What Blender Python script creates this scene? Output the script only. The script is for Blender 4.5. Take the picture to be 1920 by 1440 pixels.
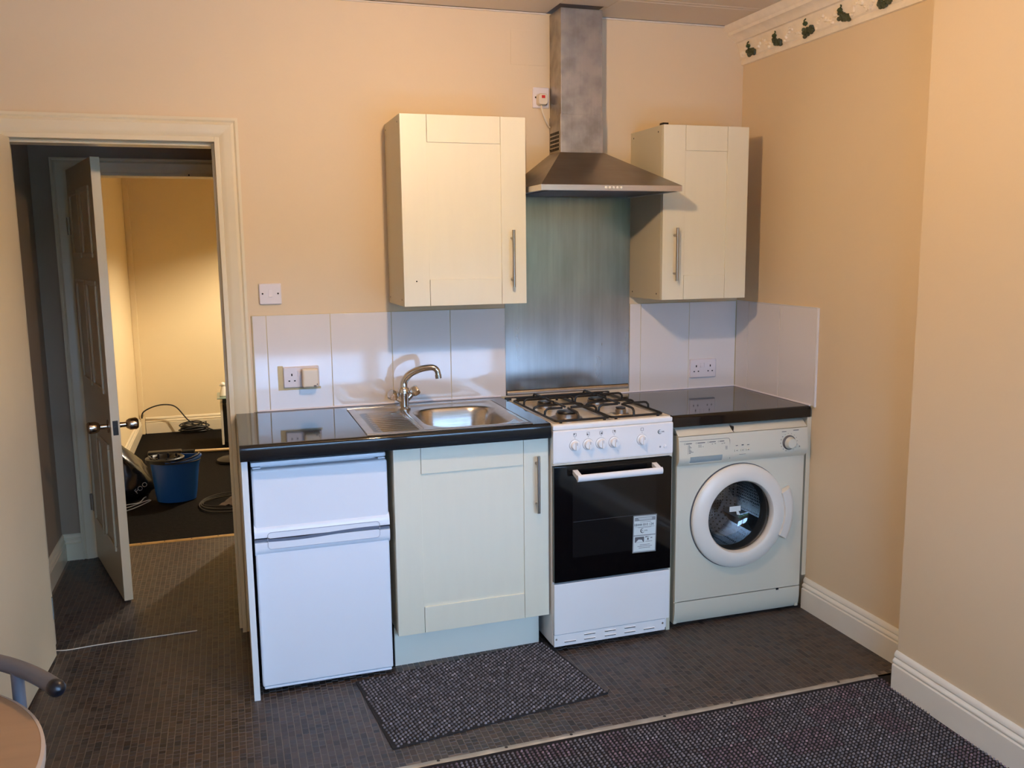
import bpy, bmesh, math, random
from mathutils import Vector, Matrix
random.seed(7)
for o in list(bpy.data.objects): bpy.data.objects.remove(o)
sc = bpy.context.scene
COL = sc.collection
PI = math.pi

# ------------------------------------------------------------------ camera
CAMPOS = (-2.314, -3.7325, 1.5703); YAW, PITCH, ROLL, FPX = .3085, .1501, -.0111, 1680.7
cy, sy, cp, sp, cr, sr = math.cos(YAW), math.sin(YAW), math.cos(PITCH), math.sin(PITCH), math.cos(ROLL), math.sin(ROLL)
fw = Vector((sy, cy, 0)); rt = Vector((cy, -sy, 0)); up = Vector((0, 0, 1))
F = fw * cp - up * sp; U2 = up * cp + fw * sp
R3 = rt * cr + U2 * sr; U3 = U2 * cr - rt * sr
cam = bpy.data.cameras.new('camera'); camo = bpy.data.objects.new('camera', cam); COL.objects.link(camo)
M = Matrix((R3, U3, -F)).transposed().to_4x4(); M.translation = Vector(CAMPOS)
camo.matrix_world = M
cam.sensor_fit = 'HORIZONTAL'; cam.sensor_width = 36; cam.lens = FPX / 1920 * 36; cam.clip_start = .02
sc.camera = camo

# ------------------------------------------------------------------ light and exposure
sc.view_settings.view_transform = 'Standard'; sc.view_settings.look = 'None'
sc.view_settings.exposure = 0.0; sc.view_settings.gamma = 1; sc.view_settings.use_curve_mapping = False
LAMP = (-1.60, -1.585, 2.205); LAMP_STRENGTH = 2020; LAMP_COL = (1, .67, .375)
FAR_STRENGTH = 5200
SKY_STRENGTH = 25.0; SKY_COL = (.35, .59, 1.0)
w = bpy.data.worlds.new('overcast_sky'); sc.world = w; w.use_nodes = True
bg = w.node_tree.nodes['Background']; bg.inputs[0].default_value = (*SKY_COL, 1); bg.inputs[1].default_value = SKY_STRENGTH
def portal(name, loc, rot, sx, sz):
    l = bpy.data.lights.new(name, 'AREA'); l.shape = 'RECTANGLE'; l.size = sx; l.size_y = sz
    l.cycles.is_portal = True
    o = bpy.data.objects.new(name, l); o.location = loc; o.rotation_euler = rot; COL.objects.link(o)
portal('window_portal', (-.40, -4.64, 1.05), (PI / 2, 0, 0), 3.9, 2.0)
try:
    sc.cycles.max_bounces = 8; sc.cycles.diffuse_bounces = 5; sc.cycles.glossy_bounces = 4
    sc.cycles.transparent_max_bounces = 8; sc.cycles.sample_clamp_indirect = 6
    sc.cycles.caustics_reflective = False; sc.cycles.caustics_refractive = False
    sc.cycles.use_denoising = True
except Exception: pass

# ------------------------------------------------------------------ materials
def lin(c):
    return tuple(((v / 255) / 12.92 if v / 255 <= .04045 else ((v / 255 + .055) / 1.055) ** 2.4) for v in c)
def mat(name, col, rough=.5, metal=0, var=.0, scale=6, bump=0, bscale=60, stretch=None, spec=.5, coat=0, emit=None, estr=0, attr=None, aniso=0):
    m = bpy.data.materials.new(name); m.use_nodes = True
    nt = m.node_tree; b = nt.nodes['Principled BSDF']
    c = lin(col) if max(col) > 1.01 else tuple(col)
    b.inputs['Base Color'].default_value = (*c, 1); b.inputs['Roughness'].default_value = rough
    b.inputs['Metallic'].default_value = metal; b.inputs['Specular IOR Level'].default_value = spec
    b.inputs['Coat Weight'].default_value = coat
    if aniso: b.inputs['Anisotropic'].default_value = aniso
    if emit:
        b.inputs['Emission Color'].default_value = (*emit, 1); b.inputs['Emission Strength'].default_value = estr
    tc = nt.nodes.new('ShaderNodeTexCoord'); mp = nt.nodes.new('ShaderNodeMapping')
    nt.links.new(tc.outputs['Object'], mp.inputs[0])
    if stretch: mp.inputs['Scale'].default_value = stretch
    if attr:
        a = nt.nodes.new('ShaderNodeAttribute'); a.attribute_name = attr
        nt.links.new(a.outputs['Color'], b.inputs['Base Color'])
    elif var:
        n = nt.nodes.new('ShaderNodeTexNoise'); n.inputs['Scale'].default_value = scale; n.inputs['Detail'].default_value = 5
        nt.links.new(mp.outputs[0], n.inputs['Vector'])
        r = nt.nodes.new('ShaderNodeValToRGB')
        r.color_ramp.elements[0].position = .3; r.color_ramp.elements[1].position = .7
        r.color_ramp.elements[0].color = (*[max(0, v * (1 - var)) for v in c], 1)
        r.color_ramp.elements[1].color = (*[min(1, v * (1 + var)) for v in c], 1)
        nt.links.new(n.outputs['Fac'], r.inputs[0]); nt.links.new(r.outputs[0], b.inputs['Base Color'])
    if bump:
        n2 = nt.nodes.new('ShaderNodeTexNoise'); n2.inputs['Scale'].default_value = bscale; n2.inputs['Detail'].default_value = 4
        nt.links.new(mp.outputs[0], n2.inputs['Vector'])
        bp = nt.nodes.new('ShaderNodeBump'); bp.inputs['Strength'].default_value = bump; bp.inputs['Distance'].default_value = .002
        nt.links.new(n2.outputs['Fac'], bp.inputs['Height']); nt.links.new(bp.outputs[0], b.inputs['Normal'])
    return m
def glass(name, tint=(.9, .95, .95), gl=.12, rough=.02):
    m = bpy.data.materials.new(name); m.use_nodes = True; nt = m.node_tree
    for n in list(nt.nodes): nt.nodes.remove(n)
    out = nt.nodes.new('ShaderNodeOutputMaterial'); t = nt.nodes.new('ShaderNodeBsdfTransparent'); g = nt.nodes.new('ShaderNodeBsdfGlossy')
    t.inputs[0].default_value = (*tint, 1); g.inputs['Roughness'].default_value = rough
    mx = nt.nodes.new('ShaderNodeMixShader'); mx.inputs[0].default_value = gl
    nt.links.new(t.outputs[0], mx.inputs[1]); nt.links.new(g.outputs[0], mx.inputs[2]); nt.links.new(mx.outputs[0], out.inputs[0])
    return m
def brushed(name, col, rough=.32, stretch=(90, 90, 2.0), var=.18, smudge=0.25, sm_scale=(5, 5, 5), metal=1, grain=None):
    m = bpy.data.materials.new(name); m.use_nodes = True; nt = m.node_tree; b = nt.nodes['Principled BSDF']
    c = lin(col); b.inputs['Metallic'].default_value = metal
    tc = nt.nodes.new('ShaderNodeTexCoord')
    mp = nt.nodes.new('ShaderNodeMapping'); mp.inputs['Scale'].default_value = stretch; nt.links.new(tc.outputs['Object'], mp.inputs[0])
    n = nt.nodes.new('ShaderNodeTexNoise'); n.inputs['Scale'].default_value = 3; n.inputs['Detail'].default_value = 6; nt.links.new(mp.outputs[0], n.inputs['Vector'])
    mp2 = nt.nodes.new('ShaderNodeMapping'); mp2.inputs['Scale'].default_value = sm_scale; nt.links.new(tc.outputs['Object'], mp2.inputs[0])
    n2 = nt.nodes.new('ShaderNodeTexNoise'); n2.inputs['Scale'].default_value = 1.6; n2.inputs['Detail'].default_value = 5; nt.links.new(mp2.outputs[0], n2.inputs['Vector'])
    r = nt.nodes.new('ShaderNodeMapRange'); r.inputs[1].default_value = .3; r.inputs[2].default_value = .7; r.inputs[3].default_value = 1 - var; r.inputs[4].default_value = 1 + var
    nt.links.new(n.outputs['Fac'], r.inputs[0])
    r2 = nt.nodes.new('ShaderNodeMapRange'); r2.inputs[1].default_value = .35; r2.inputs[2].default_value = .62; r2.inputs[3].default_value = 1 - smudge; r2.inputs[4].default_value = 1.0
    nt.links.new(n2.outputs['Fac'], r2.inputs[0])
    mu = nt.nodes.new('ShaderNodeMath'); mu.operation = 'MULTIPLY'; nt.links.new(r.outputs[0], mu.inputs[0]); nt.links.new(r2.outputs[0], mu.inputs[1])
    vm = nt.nodes.new('ShaderNodeVectorMath'); vm.operation = 'SCALE'; vm.inputs[0].default_value = c; nt.links.new(mu.outputs[0], vm.inputs['Scale'])
    nt.links.new(vm.outputs[0], b.inputs['Base Color'])
    r3 = nt.nodes.new('ShaderNodeMapRange'); r3.inputs[3].default_value = rough * 1.35; r3.inputs[4].default_value = rough * .7
    nt.links.new(n2.outputs['Fac'], r3.inputs[0]); nt.links.new(r3.outputs[0], b.inputs['Roughness'])
    bp = nt.nodes.new('ShaderNodeBump'); bp.inputs['Strength'].default_value = .06; bp.inputs['Distance'].default_value = .001
    if grain:   # vertical brushing spreads highlights sideways
        cx = nt.nodes.new('ShaderNodeCombineXYZ'); cx.inputs[0].default_value = 1
        nt.links.new(cx.outputs[0], b.inputs['Tangent']); b.inputs['Anisotropic'].default_value = grain; bp.inputs['Strength'].default_value = 0
        r3.inputs[3].default_value = rough * 1.06; r3.inputs[4].default_value = rough * .94
    nt.links.new(n.outputs['Fac'], bp.inputs['Height']); nt.links.new(bp.outputs[0], b.inputs['Normal'])
    return m

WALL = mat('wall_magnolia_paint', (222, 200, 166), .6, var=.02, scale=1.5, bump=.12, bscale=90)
HALLWALL = mat('hall_wall_shaded_paint', (164, 142, 118), .6, var=.03, scale=2, bump=.12, bscale=90)  # darkened so the paint colour carries the hall's shade
FARWALL = mat('far_room_paint', (232, 212, 170), .6, var=.02, scale=2, bump=.1, bscale=90)
CEIL = mat('ceiling_board_paint', (214, 200, 180), .5, var=.02, scale=3)
GROOVE = mat('board_gap', (120, 100, 78), .8)
GLOSSCREAM = mat('cream_gloss_paint', (228, 214, 184), .3, var=.03, scale=4, bump=.05, bscale=40)
DOORCREAM = mat('door_cream_paint', (222, 207, 176), .35, var=.03, scale=3, bump=.05, bscale=30)
WHITEGLOSS = mat('white_gloss_paint', (232, 226, 212), .3, var=.03, scale=6, bump=.05, bscale=40)
PLASTER = mat('white_plaster', (240, 226, 204), .6, var=.05, scale=25, bump=.5, bscale=60)
GRAPE = mat('dark_green_grape', (66, 72, 48), .4, var=.5, scale=60)
LEAFM = mat('grape_stalk_green', (58, 74, 40), .5, var=.3, scale=60)
TILE = mat('white_ceramic_tile', (226, 220, 218), .07, var=.012, scale=3, spec=.6)
GROUT = mat('cream_grout', (206, 190, 150), .8, var=.08, scale=20)
TRIMW = mat('white_plastic_trim', (225, 222, 222), .35)
CABCREAM = mat('cream_cupboard_foil', (224, 218, 196), .38, var=.012, scale=4, bump=.05, bscale=120, stretch=(8, 8, 1))
CABSIDE = mat('cream_carcass_board', (212, 202, 176), .45, var=.02, scale=4)
PLINTHM = mat('pale_plinth_board', (234, 228, 212), .4, var=.02, scale=4)
PANELW = mat('white_end_panel', (232, 232, 230), .4)
FRIDGEM = mat('fridge_white_enamel', (232, 234, 240), .3, var=.008, scale=3)
FRIDGEGREY = mat('fridge_grey_gasket', (96, 104, 122), .5)
WORK = mat('black_granite_laminate', (17, 17, 19), .06, var=.5, scale=350, spec=.55)
STEELS = brushed('splashback_steel', (160, 154, 148), .28, (22, 22, .5), .055, .2, (7, 7, 1.6), grain=.90)
STEELH = brushed('hood_canopy_steel', (150, 140, 130), .33, (2, 60, 60), .06, .12, (3, 3, 3))
STEELC = brushed('chimney_steel', (184, 174, 162), .42, (60, 60, 2), .04, .34, (8, 8, 8))
STEELR = brushed('hood_rim_steel', (205, 196, 186), .38, (2, 60, 60), .05, .1, (3, 3, 3))
STEELK = brushed('sink_steel', (196, 192, 188), .22, (3, 60, 60), .08, .15, (6, 6, 6))
CHROME = mat('chrome', (205, 200, 195), .12, 1)
NICKEL = mat('satin_nickel', (170, 160, 148), .3, 1)
BRASSY = mat('dark_chrome_knob', (190, 170, 152), .16, 1)
COOKW = mat('cooker_white_enamel', (232, 230, 228), .22, var=.01, scale=5)
HOBW = mat('hob_cream_enamel', (228, 218, 200), .2, var=.12, scale=9)
HOBBLACK = mat('black_cast_iron', (14, 14, 15), .45, bump=.2, bscale=200)
BURNER = mat('burner_aluminium', (165, 155, 145), .35, 1, var=.2, scale=40)
BURNCAP = mat('burner_cap_enamel', (28, 28, 30), .35)
OVENBLACK = mat('oven_black_glass', (4, 4, 6), .06, spec=.5)
OVENWIN = mat('oven_window_glass', (17, 17, 18), .08, spec=.5)
DARK = mat('dark_recess', (10, 10, 10), .8)
GREYLINE = mat('grey_print', (92, 90, 92), .6)
INK = mat('black_print', (18, 18, 20), .6)
STICKW = mat('sticker_white', (206, 212, 208), .5)
STICKG = mat('sticker_grey', (132, 136, 136), .5)
WASHW = mat('washer_white_enamel', (208, 202, 182), .3, var=.01, scale=4)
WASHP = mat('washer_door_plastic', (222, 215, 202), .35)
WASHGREY = mat('washer_drawer_grey', (150, 160, 158), .4)
DOORGLASS = glass('washer_door_glass', (.84, .86, .86), .08)
DRUM = mat('drum_steel', (120, 120, 120), .3, 1)
SEAL = mat('rubber_seal', (44, 46, 46), .5)
SOCKW = mat('white_switch_plastic', (226, 218, 222), .3)
PLUGW = mat('off_white_plug', (226, 212, 190), .35)
REDM = mat('red_neon_switch', (200, 40, 30), .3)
GREYTUBE = mat('grey_painted_tube', (92, 92, 98), .38)
BLACKCAP = mat('black_plastic_cap', (16, 17, 24), .35)
BEECH = mat('beech_tabletop', (156, 124, 94), .38, var=.05, scale=3, stretch=(2, 14, 2))
BEECHEDGE = mat('tabletop_edge_band', (178, 160, 142), .45)
MOSAIC = mat('mosaic_vinyl', (70, 54, 44), .42, attr='tone', bump=.25, bscale=10, stretch=(3, 60, 3))
VINYLBASE = mat('vinyl_grout', (118, 104, 92), .5, var=.1, scale=40)
CARPETB = mat('carpet_backing', (27, 22, 25), .95, var=.2, scale=80)
LOOPS = mat('carpet_loop_yarn', (110, 98, 100), .95, attr='tone', bump=.6, bscale=400)
MATEDGE = mat('mat_backing', (30, 28, 30), .9)
FARCARPET = mat('far_dark_carpet', (13, 11, 10), .95, spec=.1, var=.6, scale=40, bump=1, bscale=120)
STRIPM = mat('aluminium_threshold', (178, 170, 156), .45, .5, var=.22, scale=14)
BRASSST = mat('brass_threshold', (190, 160, 105), .4, .6, var=.12, scale=25)
SCREW = mat('screw_dark', (50, 44, 40), .4, .6)
STRING = mat('white_string', (226, 216, 196), .8)
BUCKET = mat('blue_bucket_plastic', (22, 78, 158), .35)
BLACKPL = mat('black_plastic', (16, 16, 17), .4)
BAGM = mat('black_bin_bag_film', (14, 13, 13), .22, bump=.9, bscale=14)
CABLEM = mat('black_cable_rubber', (14, 13, 13), .5)
WOODPOLE = mat('pale_wood_pole', (196, 168, 122), .5, var=.1, scale=8)
CLOTHM = mat('grey_brown_cloth', (82, 68, 56), .95, var=.3, scale=30, bump=.8, bscale=80)
ORNAMENT = mat('white_china', (232, 226, 214), .3)
BULBM = mat('lit_bulb', (255, 240, 220), .4, emit=LAMP_COL, estr=LAMP_STRENGTH)
FARBULB = mat('lit_far_bulb', (255, 240, 220), .4, emit=(1, .86, .66), estr=FAR_STRENGTH)
SHADEM = mat('card_lampshade', (226, 190, 130), .9)
UPVC = mat('white_window_frame', (235, 235, 235), .3)
PANE = glass('window_glass', (.97, .98, .98), .06)
PATIO = mat('pale_paving', (190, 192, 196), .8, var=.1, scale=2)
HEDGEM = mat('hedge_leaves', (70, 96, 52), .8, var=.4, scale=6, bump=1, bscale=20)

# ------------------------------------------------------------------ geometry helpers
class B:
    def __init__(s): s.bm = bmesh.new()
    def box(s, x0, x1, y0, y1, z0, z1, bev=0, seg=2):
        r = bmesh.ops.create_cube(s.bm, size=1)
        for v in r['verts']:
            v.co = Vector(((x0 + x1) / 2 + v.co.x * (x1 - x0), (y0 + y1) / 2 + v.co.y * (y1 - y0), (z0 + z1) / 2 + v.co.z * (z1 - z0)))
        if bev:
            e = list({e for v in r['verts'] for e in v.link_edges})
            bmesh.ops.bevel(s.bm, geom=e, offset=bev, segments=seg, profile=.5, affect='EDGES')
        return s
    def quad(s, pts):
        s.bm.faces.new([s.bm.verts.new(p) for p in pts]); return s
    def rings(s, rings, closed=True, caps=True, loop=False):
        vs = [[s.bm.verts.new(p) for p in r] for r in rings]
        n = len(vs[0]); m = len(vs); n0 = len(s.bm.faces)
        for i in range(m if loop else m - 1):
            a, b = vs[i], vs[(i + 1) % m]
            for j in range(n if closed else n - 1):
                k = (j + 1) % n
                try: s.bm.faces.new((a[j], a[k], b[k], b[j])).smooth = True
                except ValueError: pass
        if caps and not loop and closed:
            for r in (vs[0][::-1], vs[-1]):
                try: s.bm.faces.new(r)
                except ValueError: pass
        return s
    def lathe(s, prof, org=(0, 0, 0), axis=(0, 0, 1), n=32, caps=True, sx=1, sy=1):
        ax = Vector(axis).normalized(); t = Vector((0, 0, 1)) if abs(ax.z) < .9 else Vector((1, 0, 0))
        u = t.cross(ax).normalized(); v = ax.cross(u); o = Vector(org)
        return s.rings([[o + ax * h + (u * math.cos(2 * PI * k / n) * sx + v * math.sin(2 * PI * k / n) * sy) * max(r, 1e-5) for k in range(n)] for r, h in prof], caps=caps)
    def cyl(s, p0, p1, r0, r1=None, n=20):
        p0, p1 = Vector(p0), Vector(p1); L = (p1 - p0).length
        return s.lathe([(r0, 0), (r0 if r1 is None else r1, L)], p0, p1 - p0, n)
    def tube(s, pts, r, n=8, loop=False, flat=1):
        P = [Vector(p) for p in pts]; m = len(P); rings = []; pu = None
        for i in range(m):
            if loop: d = P[(i + 1) % m] - P[i - 1]
            else: d = P[min(i + 1, m - 1)] - P[max(i - 1, 0)]
            d.normalize()
            if pu is None:
                t = Vector((0, 0, 1)) if abs(d.z) < .9 else Vector((0, 1, 0)); u = t.cross(d).normalized()
            else: u = (pu - d * pu.dot(d)).normalized()
            pu = u; v = d.cross(u); rr = r[i] if isinstance(r, (list, tuple)) else r
            rings.append([P[i] + u * math.cos(2 * PI * k / n) * rr + v * math.sin(2 * PI * k / n) * rr * flat for k in range(n)])
        return s.rings(rings, loop=loop)
    def sph(s, c, r, n=10, sz=1, sx=1, sy=1):
        m = max(4, n // 2)
        return s.lathe([(r * math.sin(PI * i / m), -r * sz * math.cos(PI * i / m)) for i in range(m + 1)], c, n=n, sx=sx, sy=sy)
    def prism(s, poly, lo, hi, axis='y'):
        def P(a, b, h):
            return {'y': (a, h, b), 'x': (h, a, b), 'z': (a, b, h)}[axis]
        return s.rings([[P(a, b, lo) for a, b in poly], [P(a, b, hi) for a, b in poly]])
    def plate_hole(s, x0, x1, z0, z1, cx, cz, r, y, n=64):
        A = sorted([2 * PI * k / n for k in range(n)] + [math.atan2(zz - cz, xx - cx) % (2 * PI) for xx in (x0, x1) for zz in (z0, z1)])
        ci, co = [], []
        for a in A:
            c, q = math.cos(a), math.sin(a)
            t = min([(x1 - cx) / c if c > 1e-9 else 1e9, (x0 - cx) / c if c < -1e-9 else 1e9, (z1 - cz) / q if q > 1e-9 else 1e9, (z0 - cz) / q if q < -1e-9 else 1e9])
            ci.append((cx + r * c, y, cz + r * q)); co.append((cx + t * c, y, cz + t * q))
        return s.rings([ci, co], caps=False)
def arc(c, r, a0, a1, n):
    return [(c[0] + r * math.cos(a0 + (a1 - a0) * i / n), c[1] + r * math.sin(a0 + (a1 - a0) * i / n)) for i in range(n + 1)]
def rrect(x0, x1, z0, z1, r, n=5):
    return arc((x1 - r, z1 - r), r, 0, PI / 2, n) + arc((x0 + r, z1 - r), r, PI / 2, PI, n) + arc((x0 + r, z0 + r), r, PI, 1.5 * PI, n) + arc((x1 - r, z0 + r), r, 1.5 * PI, 2 * PI, n)
def spline(pts, n=8):
    P = [Vector(p) for p in pts]; out = []
    for i in range(len(P) - 1):
        a, b, c, d = P[max(i - 1, 0)], P[i], P[i + 1], P[min(i + 2, len(P) - 1)]
        for k in range(n):
            t = k / n
            out.append(.5 * ((2 * b) + (c - a) * t + (2 * a - 5 * b + 4 * c - d) * t * t + (3 * b - a - 3 * c + d) * t ** 3))
    out.append(P[-1]); return out
def obj(name, b, m, parent=None, label=None, world=True, angle=35):
    """one mesh object; world coordinates are moved into the parent's frame unless world=False"""
    bm = b.bm if isinstance(b, B) else b
    bmesh.ops.recalc_face_normals(bm, faces=bm.faces)
    me = bpy.data.meshes.new(name)
    o = bpy.data.objects.new(name, me); COL.objects.link(o)
    if parent is not None:
        o.parent = parent
        if world:
            off = Vector((0, 0, 0)); p = parent
            while p is not None: off += p.location; p = p.parent
            bmesh.ops.translate(bm, verts=bm.verts, vec=-off)
    bm.to_mesh(me); bm.free()
    me.set_sharp_from_angle(angle=math.radians(angle))
    me.materials.append(m)
    wn = o.modifiers.new('weighted', 'WEIGHTED_NORMAL'); wn.keep_sharp = True; wn.weight = 50
    if label: o['label'] = label
    return o
def thing(name, label, cat, loc=(0, 0, 0), rz=0, group=None):
    o = bpy.data.objects.new(name, None); o.empty_display_size = .1; COL.objects.link(o)
    o.location = loc; o.rotation_euler = (0, 0, rz); o['label'] = label; o['category'] = cat
    if group: o['group'] = group
    return o
def tag(o, label, cat, group=None):
    o['label'] = label; o['category'] = cat
    if group: o['group'] = group
    return o
def struct(name, b, m, parent=None, label=None):
    o = obj(name, b, m, parent, label)
    if parent is None: o['kind'] = 'structure'
    return o
def sroot(name, loc=(0, 0, 0), rz=0):
    o = bpy.data.objects.new(name, None); COL.objects.link(o); o.location = loc; o.rotation_euler = (0, 0, rz); o['kind'] = 'structure'
    return o
def text(name, body, size, loc, m, parent, rot=(PI / 2, 0, 0), align='LEFT', sx=1):
    c = bpy.data.curves.new(name, 'FONT'); c.body = body; c.size = size; c.align_x = align; c.extrude = .0003; c.resolution_u = 3
    o = bpy.data.objects.new(name, c); COL.objects.link(o); o.location = loc; o.rotation_euler = rot; o.parent = parent; o.scale = (sx, 1, 1)
    me = bpy.data.meshes.new_from_object(o); nm = o.name
    bpy.data.objects.remove(o); bpy.data.curves.remove(c)
    o = bpy.data.objects.new(name, me); COL.objects.link(o); o.location = loc; o.rotation_euler = rot; o.parent = parent; o.scale = (sx, 1, 1)
    if not me.materials: me.materials.append(m)
    return o
FS = .0105
def fz(x): return FS * max(x + 2.25, 0)
def copytree(o, parent=None):
    c = o.copy(); COL.objects.link(c)
    if parent is not None: c.parent = parent
    for ch in list(o.children): copytree(ch, c)
    return c

# ------------------------------------------------------------------ room shell
CZ = 2.547
XL, YR = -3.75, -4.6                      # left wall, rear wall of the kitchen
DX0, DX1, DZ = -3.075, -2.30, 2.005        # kitchen doorway
wb = B().box(XL - .1, DX0, 0, .12, 0, CZ).box(DX1, .15, 0, .12, 0, CZ).box(DX0, DX1, 0, .12, DZ, CZ)
wall_back = struct('wall_back', wb, WALL)
obj('blanking_plate', B().box(-1.115, -.955, -.0022, -.0002, 2.334, 2.475, .001), WALL, wall_back)
wall_right = struct('wall_right', B().box(0, .15, -1.32, 0, -.05, CZ), WALL)
# chimney breast (slightly skewed), with an unseen recess added behind it to widen the window
chim = B().prism([(-.132, -1.311), (-.190, -2.95), (.15, -2.95), (.15, -1.311)], -.05, CZ, 'z')
struct('wall_chimney', chim, WALL)
struct('wall_added_recess', B().box(1.75, 1.9, YR - .15, -2.80, -.05, CZ), WALL)
struct('wall_added_recess_side', B().box(.15, 1.75, -2.95, -2.80, -.05, CZ), WALL)
struct('wall_left', B().box(XL - .1, XL, YR, 0, 0, CZ), WALL)
WX0, WX1, WZ0, WZ1 = -2.30, 1.50, .06, 2.05
struct('wall_rear', B().box(XL - .1, WX0, YR - .15, YR, 0, CZ).box(WX1, 1.9, YR - .15, YR, 0, CZ).box(WX0, WX1, YR - .15, YR, WZ1, CZ).box(WX0, WX1, YR - .15, YR, -.05, WZ0), WALL)
# unseen glazed doors widened for reflections; each leaf's deep mid rail added to band daylight
win = sroot('window_1', (0, 0, 0))
def leafpair(x0, x1):
    f = B()
    y0, y1 = YR - .10, YR - .04
    s = .075
    f.box(x0, x0 + s, y0, y1, WZ0, WZ1, .004).box(x1 - s, x1, y0, y1, WZ0, WZ1, .004)
    f.box(x0 + s, x1 - s, y0, y1, WZ0, WZ0 + .07, .004).box(x0 + s, x1 - s, y0, y1, WZ1 - s, WZ1, .004)
    f.box(x0 + s, x1 - s, y0, y1, .62, 1.10, .004)
    fr = obj('window_frame', f, UPVC, win)
    obj('pane', B().box(x0 + s, x1 - s, YR - .074, YR - .068, WZ0 + .07, .62), PANE, fr)
    obj('pane', B().box(x0 + s, x1 - s, YR - .074, YR - .068, 1.10, WZ1 - s), PANE, fr)
for q in range(3): leafpair(WX0 + (WX1 - WX0) * q / 3, WX0 + (WX1 - WX0) * (q + 1) / 3)
struct('trim_window', B().box(WX0 - .06, WX0, YR - .0, YR + .02, 0, WZ1 + .06, .004).box(WX1, WX1 + .06, YR, YR + .02, 0, WZ1 + .06, .004).box(WX0, WX1, YR, YR + .02, WZ1, WZ1 + .06, .004), WHITEGLOSS)
# the garden outside that window
struct('ground', B().box(-30, 30, -60, YR - .15, -.25, -.12), PATIO)
hb = B()
for i in range(60):
    hb.sph((-16 + i * .54 + random.uniform(-.1, .1), -16.6 + random.uniform(-.25, .25), random.uniform(.2, 2.6)), random.uniform(.5, .9), 8)
hb.box(-16.5, 16, -17, -16.3, -.12, 2.6)
tag(obj('hedge', hb, HEDGEM), 'green garden hedge beyond the paving outside the glazed doors', 'hedge')

# ceiling of tongue-and-groove boards
ceil = struct('ceiling', B().box(XL - .1, 1.9, YR - .15, .12, CZ + .012, CZ + .1), GROOVE)
yb = -.012
k = 0
while yb > YR:
    wdt = .262 if k % 2 == 0 else .03
    y2 = max(yb - wdt, YR)
    if k == 0:  # the first board is notched round the extractor flue
        pl = B().box(XL, -.955, y2, yb, CZ, CZ + .013, .002, 1).box(-.745, -.001, y2, yb, CZ, CZ + .013, .002, 1).box(-.955, -.745, y2, -.165, CZ, CZ + .013, .002, 1)
    else: pl = B().box(XL, -.001 if yb > -2.9 else 1.75, y2, yb, CZ, CZ + .013, .002, 1)
    obj('plank', pl, CEIL, ceil)
    yb = y2 - .003; k += 1
struct('trim_ceiling', B().box(XL, -.945 - .012, -.008, -.0005, CZ - .007, CZ, .002).box(-.74, -.1, -.008, -.0005, CZ - .007, CZ, .002), CEIL)

# plaster cornice with grape clusters on the right wall
prof = [(0, 2.382), (.010, 2.384), (.013, 2.395), (.011, 2.406), (.018, 2.412), (.031, 2.468), (.036, 2.476), (.047, 2.478), (.052, 2.488), (.066, 2.500), (.082, 2.506), (.086, 2.518), (.100, 2.528), (.108, 2.5465), (0, 2.5465)]
cor = struct('trim_cornice', B().rings([[(-p - .0003, y, z) for p, z in prof] for y in (-.001, -1.309)]), PLASTER)
for i, yy in enumerate((-.104, -.303, -.517, -.731, -.950, -1.165)):
    cc = B(); rnd = random.Random(i * 3 + 1)
    for j in range(26):
        t = rnd.random(); a = rnd.uniform(-1, 1)
        dy = -.034 + .066 * t + rnd.uniform(-.006, .006) if i % 2 == 0 else -.030 + .054 * t
        dz = (-.008 + a * .017 * (1 - t * .6) + (-.020 * t + .006 if i % 2 else -.010 + .004 * t))
        zz = 2.436 + dz; px = .018 + (zz - 2.412) * .232
        cc.sph((-px - .004, yy - dy, zz), .0088, 8)
    g = obj('grape_cluster', cc, GRAPE, cor)
    st = B().tube(spline([(-.031, yy + .014, 2.440), (-.034, yy + .017, 2.452), (-.034, yy + .022 * (1 if i % 2 == 0 else .3), 2.462), (-.035, yy + .01, 2.466)], 4), .0026, 6)
    st.sph((-.034, yy + .014, 2.449), .011, 8, sz=.8)
    obj('stalk', st, LEAFM, g)
rl = B(); rnd = random.Random(5)
for yy in [-.02 - .0125 * i for i in range(103)]:
    if min(abs(yy - q) for q in (-.104, -.303, -.517, -.731, -.950, -1.165)) < .03: continue
    zz = 2.438 + .014 * math.sin(yy * 60) + rnd.uniform(-.006, .006)
    rl.sph((-(.018 + (zz - 2.412) * .232), yy, zz), rnd.uniform(.006, .011), 7, sz=rnd.uniform(.7, 1.3))
o = obj('vine_relief', rl, PLASTER, cor); o['kind'] = 'stuff'

# skirting boards
SK = [(0, 0), (.019, 0), (.019, .090), (.0185, .0925), (.0125, .0955), (.0120, .0975), (.0165, .1015), (.0172, .106), (.0150, .111), (.0085, .1165), (.0080, .1185), (.0115, .1225), (.0110, .130), (.0070, .138), (.003, .142), (0, .142)]
def skirting(name, p0, p1, nrm, h=1.0, m=WHITEGLOSS, parent=None):
    p0, p1, n = Vector((*p0, 0)), Vector((*p1, 0)), Vector((*nrm, 0))
    return struct(name, B().rings([[P + n * (t + .0004) + Vector((0, 0, z * h + fz(P.x) - .004)) for t, z in SK] for P in (p0, p1)]), m, parent)
skirting('baseboard_right', (0, -.60), (0, -1.309), (-1, 0), .98)
skirting('baseboard_left', (XL, -.02), (XL, YR), (1, 0))
skirting('baseboard_back', (XL + .02, 0), (-3.16, 0), (0, -1))
dv = Vector((-.058, -1.639)).normalized()
skirting('baseboard_chimney', (-.132, -1.309), (-.190, -2.95), (dv.y, -dv.x), 1.0)

struct('floor_slab', B().box(XL - .1, 1.9, YR - .15, 1.36, -.2, -.006), GROOVE)
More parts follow.
